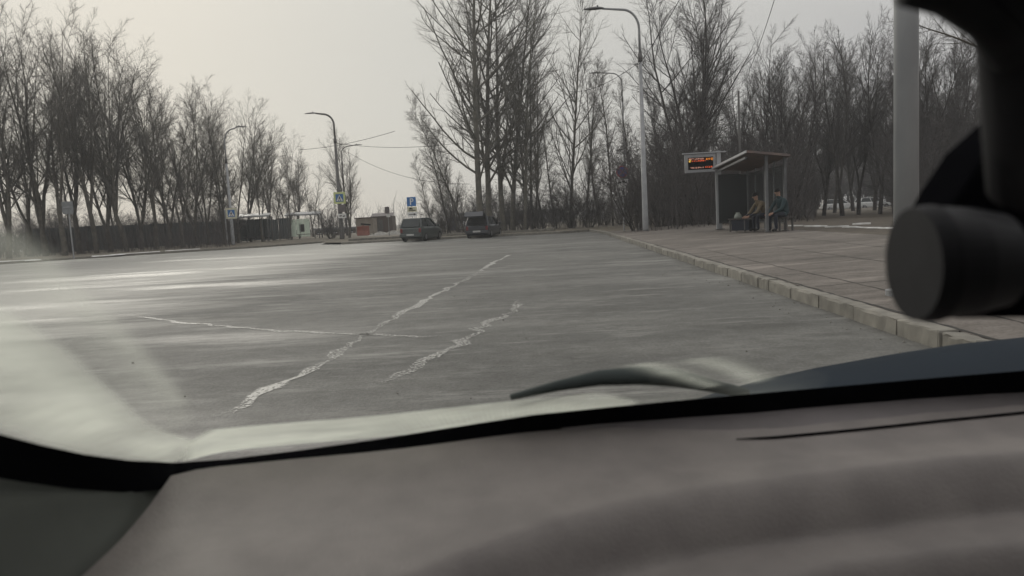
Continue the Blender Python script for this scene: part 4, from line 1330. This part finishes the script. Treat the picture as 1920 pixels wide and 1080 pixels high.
# ------------------------------------------------------------------ the car we look out of
ORG = EYEV
car_in = empty('own_car', ORG, 0, 'grey dashboard and dirty windscreen of the car we look out from', 'car')


def lerp_tab(tab, x):                         # smooth curve through a table of points
    if x <= tab[0][0]: return tab[0][1]
    n_ = len(tab)
    for i in range(n_ - 1):
        (a, b), (c, d) = tab[i], tab[i + 1]
        if x <= c:
            h_ = c - a; u = (x - a) / h_
            m0 = (d - b) / h_ if i == 0 else (d - tab[i - 1][1]) / (c - tab[i - 1][0])
            m1 = (d - b) / h_ if i == n_ - 2 else (tab[i + 2][1] - b) / (tab[i + 2][0] - a)
            return (2 * u ** 3 - 3 * u * u + 1) * b + (u ** 3 - 2 * u * u + u) * h_ * m0 + (3 * u * u - 2 * u ** 3) * d + (u ** 3 - u * u) * h_ * m1
    return tab[-1][1]


BASE = [(-.36, .60), (-.30, .668), (-.24, .684), (-.12, .70), (0, .728), (.2, .765), (.4, .792), (.6, .80), (.8, .785), (1.0, .74), (1.12, .70)]
ZB = -.20
RK = R(24.5)


def glass(x, t):                              # point of the pane: x across, t metres up its slope
    return Vector((x, lerp_tab(BASE, x) - t * math.cos(RK), ZB + t * math.sin(RK)))


GN = Vector((0, math.sin(RK), math.cos(RK)))  # outward normal
# pane: closed sheet 5 mm thick, clear
mw = bpy.data.materials.new('windscreen_glass'); mw.use_nodes = True
t = mw.node_tree; t.nodes.clear(); a_ = N(t, 'ShaderNodeOutputMaterial'); b_ = N(t, 'ShaderNodeBsdfTransparent')
b_.inputs[0].default_value = (.972, .975, .968, 1); t.links.new(b_.outputs[0], a_.inputs['Surface'])
XS = [-.36 + i * .04 for i in range(38)]; TS = [0, .2, .4, .55, .70]
V = []; F = []
for sgn in (0, 1):
    for x in XS:
        for tt in TS:
            V.append(glass(x, tt) - GN * .005 * sgn)
nT = len(TS); nX = len(XS); o2 = nT * nX
for i in range(nX - 1):
    for j in range(nT - 1):
        q = (i * nT + j, (i + 1) * nT + j, (i + 1) * nT + j + 1, i * nT + j + 1)
        F.append(q); F.append(tuple(o2 + k for k in reversed(q)))
ring_ = [i * nT for i in range(nX)] + [(nX - 1) * nT + j for j in range(1, nT)] + [i * nT + nT - 1 for i in range(nX - 2, -1, -1)] + [j for j in range(nT - 2, 0, -1)]
for a, b in zip(ring_, ring_[1:] + ring_[:1]):
    F.append((a, b, b + o2, a + o2))
pane = MB().add(V, F).build('windscreen', mw, car_in, smooth=False)


def to_glass(px, py):                         # where a sight line meets the pane -> (x, t)
    d = ray(px, py); lo, hi = .05, 1.5
    for _ in range(40):
        mid = (lo + hi) / 2; p = d * (mid / d.y)
        tt = (p.z - ZB) / math.sin(RK)
        if p.y < lerp_tab(BASE, p.x) - tt * math.cos(RK): lo = mid
        else: hi = mid
    p = d * (lo / d.y)
    return Vector((p.x, (p.z - ZB) / math.sin(RK)))


# dirt left outside the wiper sweep, and painted glare, as films on the pane
def dirt_glare_mat():
    mt = bpy.data.materials.new('windscreen_dirt_glare'); mt.use_nodes = True
    t = mt.node_tree; t.nodes.clear(); L = t.links.new
    o = N(t, 'ShaderNodeOutputMaterial'); tr = N(t, 'ShaderNodeBsdfTransparent'); df = N(t, 'ShaderNodeBsdfDiffuse'); tl = N(t, 'ShaderNodeBsdfTranslucent')
    for s_ in (df, tl): s_.inputs[0].default_value = (.82, .85, .75, 1)
    ms = N(t, 'ShaderNodeMixShader'); ms.inputs[0].default_value = .75
    L(df.outputs[0], ms.inputs[1]); L(tl.outputs[0], ms.inputs[2])
    at_ = N(t, 'ShaderNodeAttribute', attribute_name='dirt')
    tc = N(t, 'ShaderNodeTexCoord'); mp = N(t, 'ShaderNodeMapping'); mp.inputs['Scale'].default_value = (9, 15, 15); mp.inputs['Rotation'].default_value = (0, 0, .8)
    L(tc.outputs['Object'], mp.inputs['Vector'])
    no = N(t, 'ShaderNodeTexNoise'); no.inputs['Scale'].default_value = 1.4; no.inputs['Detail'].default_value = 5; L(mp.outputs[0], no.inputs['Vector'])
    mr = N(t, 'ShaderNodeMapRange'); L(no.outputs['Fac'], mr.inputs['Value'])
    mr.inputs['From Min'].default_value = .25; mr.inputs['From Max'].default_value = .75; mr.inputs['To Min'].default_value = .6; mr.inputs['To Max'].default_value = 1.3
    mu = N(t, 'ShaderNodeMath', operation='MULTIPLY', use_clamp=True); L(at_.outputs['Fac'], mu.inputs[0]); L(mr.outputs[0], mu.inputs[1])
    mx = N(t, 'ShaderNodeMixShader'); L(mu.outputs[0], mx.inputs[0]); L(tr.outputs[0], mx.inputs[1]); L(ms.outputs[0], mx.inputs[2])
    L(mx.outputs[0], o.inputs['Surface'])
    return mt


M_dirt_glare = dirt_glare_mat()


def pip(p, poly):
    c = False; n_ = len(poly); j = n_ - 1
    for i in range(n_):
        a, b = poly[i], poly[j]
        if (a.y > p.y) != (b.y > p.y) and p.x < (b.x - a.x) * (p.y - a.y) / (b.y - a.y) + a.x:
            c = not c
        j = i
    return c


def dist(p, poly, closed=True):
    best = 9
    n_ = len(poly)
    for i in range(n_ if closed else n_ - 1):
        a, b = poly[i], poly[(i + 1) % n_]; ab = b - a; u = max(0, min(1, (p - a).dot(ab) / max(ab.length_squared, 1e-12)))
        best = min(best, (a + ab * u - p).length)
    return best


def film(name, fn, box, step=.006):
    """a sheet on the outer face of the pane carrying dirt and painted glare of density fn(x, t)"""
    x0, x1, t0, t1 = box; nx = int((x1 - x0) / step) + 1; ny = int((t1 - t0) / step) + 1
    V, D, F = [], [], []
    for i in range(nx):
        for j in range(ny):
            x, tt = x0 + i * step, t0 + j * step
            V.append(glass(x, tt) + GN * .0012); D.append(fn(Vector((x, tt))))
    for i in range(nx - 1):
        for j in range(ny - 1):
            q = (i * ny + j, (i + 1) * ny + j, (i + 1) * ny + j + 1, i * ny + j + 1)
            if max(D[k] for k in q) > .012: F.append(q)
    used = sorted({k for q in F for k in q}); re = {k: i for i, k in enumerate(used)}
    me = bpy.data.meshes.new(name); me.from_pydata([V[k] for k in used], [], [tuple(re[k] for k in q) for q in F])
    at_ = me.attributes.new('dirt', 'FLOAT', 'POINT'); at_.data.foreach_set('value', [D[k] for k in used])
    for p in me.polygons: p.use_smooth = True
    return link(name, me, M_dirt_glare, pane)


def gl(L): return [to_glass(*p) for p in L]


wedge = gl([(-150, 480), (0, 585), (60, 622), (130, 672), (200, 735), (255, 785), (300, 812), (360, 830), (330, 870), (150, 850), (-150, 760)])
sweep = gl([(-150, 420), (0, 432), (60, 445), (125, 492), (180, 552), (240, 610), (290, 665), (330, 712), (358, 752), (370, 790), (345, 812), (300, 812), (255, 785), (200, 735), (130, 672), (60, 622), (0, 585), (-150, 480)])
sweep_edge = gl([(-150, 420), (0, 432), (60, 445), (125, 492), (180, 552), (240, 610), (290, 665), (330, 712), (358, 752)])


def f_left(p):
    d1 = dist(p, wedge); a = (.6 + .4 * min(1, d1 / .02)) if pip(p, wedge) else .6 * max(0, 1 - d1 / .005)
    d2 = dist(p, sweep); e = dist(p, sweep_edge, False)
    b = min(1, d2 / .010) if pip(p, sweep) else 0
    return min(.92, a * .62 + b * (.12 + .26 * math.exp(-(e / .015) ** 2)))


film('dirt_glare_smear', f_left, (-.37, -.06, -.03, .53), .005)
strip = gl([(330, 872), (335, 838), (390, 806), (480, 782), (600, 760), (720, 742), (850, 729), (960, 724), (1060, 729), (1130, 737), (1200, 752), (1210, 830), (700, 900), (430, 930), (300, 930)])


def f_strip(p):
    if not pip(p, strip): return 0
    return .64 * min(1, dist(p, strip) / .010) * (1 - .45 * max(0, min(1, (p.x + .2) / .32)))


film('dirt_glare_smear', f_strip, (-.32, .14, -.04, .085), .004)
glare_arcs = [(gl([(760, 672), (900, 648), (1040, 636), (1160, 640), (1270, 660), (1360, 690), (1420, 715)]), .013, .30),
        (gl([(840, 690), (980, 668), (1100, 668), (1200, 684), (1280, 706), (1330, 725)]), .011, .36)]


def f_glare(p):  # curved glare and milky veil on the glass, painted as a pale film
    edge_ = max(0, min(1, (p.x + .16) / .05, (.34 - p.x) / .08))
    return min(.5, sum(k * math.exp(-(dist(p, a, False) / w_) ** 2) for a, w_, k in glare_arcs) + .10 * edge_ * math.exp(-max(0, p.y) / .05))


film('dirt_glare_smear', f_glare, (-.16, .34, -.01, .19), .005)

# black ceramic border below and left of the glass
def gl3(L, off=0.0):
    out = []
    for p in L:
        g_ = to_glass(*p); out.append(glass(g_.x, g_.y) - GN * (.007 + off))
    return out


up_l = [(-260, 730), (-120, 764), (0, 792), (80, 815), (160, 834), (240, 847), (330, 853), (430, 847), (560, 831), (700, 811), (850, 787), (1000, 764), (1150, 749), (1300, 735), (1450, 722), (1600, 709), (1760, 695), (1920, 682), (2150, 664), (2500, 640)]
# dashboard: a heightfield rising to the glass, with two rolled steps towards the camera
def far_edge(x): return lerp_tab(BASE, x) - .034


S1 = [(-.5, .1), (-.2, .30), (-.08, .43), (.018, .503), (.118, .5455), (.2025, .5617), (.3135, .580), (.41, .5925), (.6, .60), (.9, .57), (1.2, .5)]
S2 = [(-.5, -.2), (0, .33), (.12, .45), (.22, .509), (.29, .519), (.365, .5275), (.6, .54), (.9, .51), (1.2, .44)]


def step(u, wd):                              # 0 beyond, 1 below: rolls over softly, ends in a crease
    if u <= -wd: return 0.
    if u >= 0: return 1.
    q = (u + wd) / wd
    return q * q


def dash_z(x, y):
    z = -.233 + .012 * max(0, min(1, (y - .45) / .25)) + .0145 * max(0, min(1, (y - far_edge(x) + .10) / .10)) ** 1.6
    z -= .007 * max(0, min(1, (x - .0) / .25)) * max(0, min(1, (y - .62) / .08))
    z -= .040 * step(lerp_tab(S1, x) - y, .036)
    z -= .026 * step(lerp_tab(S2, x) - y, .022)
    return z


V = []; F = []; NX, NY = 80, 220
for i in range(NX + 1):
    x = -.306 + 1.425 * i / NX
    for j in range(NY + 1):
        y = .12 + (far_edge(x) - .12) * j / NY
        V.append((x, y, dash_z(x, y)))
for i in range(NX):
    for j in range(NY):
        a = i * (NY + 1) + j; F.append((a, a + NY + 1, a + NY + 2, a + 1))
M_dash = mat('dash_plastic', (.175, .158, .148), (.140, .126, .119), 22, .62, .12, spec=.35, bscale=420)
dash = MB().add(V, F).build('dashboard', M_dash, car_in, smooth=True)
# the black border between the glass and the dashboard
A = gl3(up_l); V = list(A); n = len(A)
for i, p in enumerate(A):
    px = up_l[i][0]
    c_ = max(0., min(1., (px - 150) / 180))
    lo_ = p + Vector((-.012, -.004, -.024))
    fe = far_edge(p.x)
    V.append(lo_.lerp(Vector((p.x, fe + .008, dash_z(p.x, fe) - .012)), c_))
F = [(i, i + 1, n + i + 1, n + i) for i in range(n - 1)]
MB().add(V, F).build('windscreen_border', M_black, car_in, smooth=True)
# defroster panel with its seam
seam = []
for px, py in [(1050, 796), (1130, 803), (1220, 813), (1310, 821), (1380, 825), (1450, 822), (1600, 808), (1760, 791), (1920, 775), (2200, 748), (2500, 722)]:
    d = ray(px, py); zz = -.21
    for _ in range(12):
        k = zz / d.z; zz = .5 * zz + .5 * dash_z(d.x * k, min(d.y * k, far_edge(d.x * k)))
    seam.append(Vector((d.x * k, min(d.y * k, far_edge(d.x * k) - .001), 0)))
V = []; F = []
for p in seam:
    fe = far_edge(p.x)
    for j in range(7):
        y = p.y + (max(fe, p.y + .002) - p.y) * j / 6
        V.append((p.x, y, dash_z(p.x, y) + .0022 - .004 * (1 - j / 6)))
for i in range(len(seam) - 1):
    for j in range(6):
        a = i * 7 + j; F.append((a, a + 7, a + 8, a + 1))
MB().add(V, F).build('defroster_panel', mat('shaded_panel_plastic', (.135, .122, .122), None, 14, .6, spec=.3), dash, smooth=True)  # darker than the dash: the panel's shading is put into its colour
MB().tube([(p.x, p.y - .001, dash_z(p.x, p.y) + .0012) for p in seam[4:]], [.0005] + [.0015] * (len(seam) - 5), 6).build('seam', M_black, dash)
# pillar trim at left
top = [(-.39, .02, .05), (-.372, .25, -.05), (-.357, .45, -.128), (-.342, .56, -.180), (-.325, .625, -.216), (-.312, .645, -.230)]
bot = [(-.300, .02, -.31), (-.300, .25, -.30), (-.300, .44, -.275), (-.300, .523, -.262), (-.298, .60, -.250), (-.297, .645, -.24)]
V = []; F = []
for a, b in zip(top, bot):
    for j in range(7):
        u = j / 6; q = Vector(a).lerp(Vector(b), u); q.x += -.006 * math.sin(math.pi * u); V.append(q)
for i in range(len(top) - 1):
    for j in range(6):
        a = i * 7 + j; F.append((a, a + 7, a + 8, a + 1))
MB().add(V, F).build('pillar_trim', mat('trim_plastic', (.075, .08, .072), None, 10, .6, spec=.2), car_in, smooth=True)
# roof, header and bonnet
MB().box((.38, -.755, .155), (1.62, 1.75, .04)).build('roof', mat('headliner', (.14, .135, .13), None, 10, .9), car_in)
M_cab = mat('cabin_trim', (.07, .068, .066), None, 8, .9)
MB().box((.38, -1.62, -.22), (1.5, .12, .80)).build('rear_bulkhead', M_cab, car_in)
for x, nm in ((-.47, 'door'), (1.22, 'door')):
    MB().box((x, -.70, -.52), (.08, 1.7, .72)).build(nm, M_cab, car_in)
for x in (.02, .78):
    MB().box((x, -.85, -.42), (.5, .14, .75), Matrix.Rotation(-.2, 3, 'X')).build('seat_back', M_cab, car_in, bevel=.04)
    MB().box((x, -.86, .03), (.26, .1, .18)).build('headrest', M_cab, car_in, bevel=.03)
V = []; F = []; bx_ = [-.36 + .1 * i for i in range(16)]
PBN = mat('paint_dark_blue', (.010, .017, .026), None, 4, .6, spec=.06)
for x in bx_:
    yb_ = lerp_tab(BASE, x)
    crest = lerp_tab([(-.4, -.42), (-.1, -.36), (.1, -.34), (.22, -.335), (.307, -.312), (.448, -.278), (.614, -.253), (.796, -.235), (1.2, -.222)], x)
    for j in range(13):
        u = j / 12; y = yb_ + .03 + u * .95
        k_ = math.sin(min(1, (y - yb_ - .03) / (1.15 - yb_ - .03)) * math.pi / 2)
        V.append((x, y, -.245 + (crest + .245) * k_ - .55 * max(0, y - 1.15) ** 1.5))
for i in range(len(bx_) - 1):
    for j in range(12):
        a = i * 13 + j; F.append((a, a + 13, a + 14, a + 1))
MB().add(V, F).build('bonnet', PBN, car_in, smooth=True)
# wiper arm lying at the base of the glass
w_ = [to_glass(*p) for p in [(960, 768), (1050, 747), (1125, 733), (1200, 728), (1270, 732), (1335, 744), (1400, 756)]]
wp = [glass(a.x, a.y) + GN * (.012) for a in w_]
MB().tube(wp, [.003, .005, .007, .0085, .0085, .007, .006], 12).build('wiper_arm', mat('wiper_grey', (.06, .07, .068), None, 10, .8, spec=.05), car_in, smooth=True)

# holder stuck to the windscreen on the right: suction disc, block and arm
h0 = at(1715, 495, .30)
hold = empty('windscreen_holder', h0, 0, 'black device holder with a round disc fixed near the windscreen', 'holder')


def hp(px, py, Y): return at(px, py, Y) - h0


ax = Vector((1, -.03, .0)).normalized()
r_ = .0238
MB().tube([-ax * .001, ax * .004, ax * .007], [r_ * .96, r_, r_], 40).build('disc', mat('disc_rubber', (.020, .020, .022), None, 60, .7, spec=.15), hold)
MB().tube([ax * .0072, ax * .02, ax * .034], [r_ * .97, r_ * .93, r_ * .8], 40).build('barrel', M_char, hold)
body = [hp(1762, 425, .305), hp(1800, 360, .305), hp(1850, 285, .305), hp(1930, 215, .305), hp(2100, 150, .305), hp(2100, 590, .305), hp(1930, 598, .305), hp(1790, 600, .305)]
MB().prism(body, (.0, .03, .002)).build('block', M_black, hold, bevel=.003)
arm = [hp(1965, 330, .262), hp(1935, 200, .250), hp(1915, 80, .235), hp(1895, -60, .222), hp(1870, -170, .212)]
MB().tube(arm, [.019, .0150, .0125, .0115, .012], 20).build('arm', M_char, hold, smooth=True)
MB().tube([hp(1700, -25, .22), hp(1775, -8, .222), hp(1850, 35, .225), hp(1905, 90, .23)], [.0055, .006, .0065, .008], 14).build('clamp', M_char, hold, smooth=True)

# ------------------------------------------------------------------ thin veil over the whole place, added for the glare of the dirty glass
hz = bpy.data.materials.new('glare_haze'); hz.use_nodes = True
t = hz.node_tree; t.nodes.clear(); a_ = N(t, 'ShaderNodeOutputMaterial'); v_ = N(t, 'ShaderNodeVolumePrincipled')
v_.inputs['Color'].default_value = (.86, .88, .9, 1); v_.inputs['Density'].default_value = .0013; v_.inputs['Anisotropy'].default_value = .3
t.links.new(v_.outputs[0], a_.inputs['Volume'])
tag(MB().box((0, 180, 12), (660, 500, 26.5)).build('glare_haze', hz), 'thin pale veil added for the glare on the dirty glass', 'glare_haze', kind='stuff')
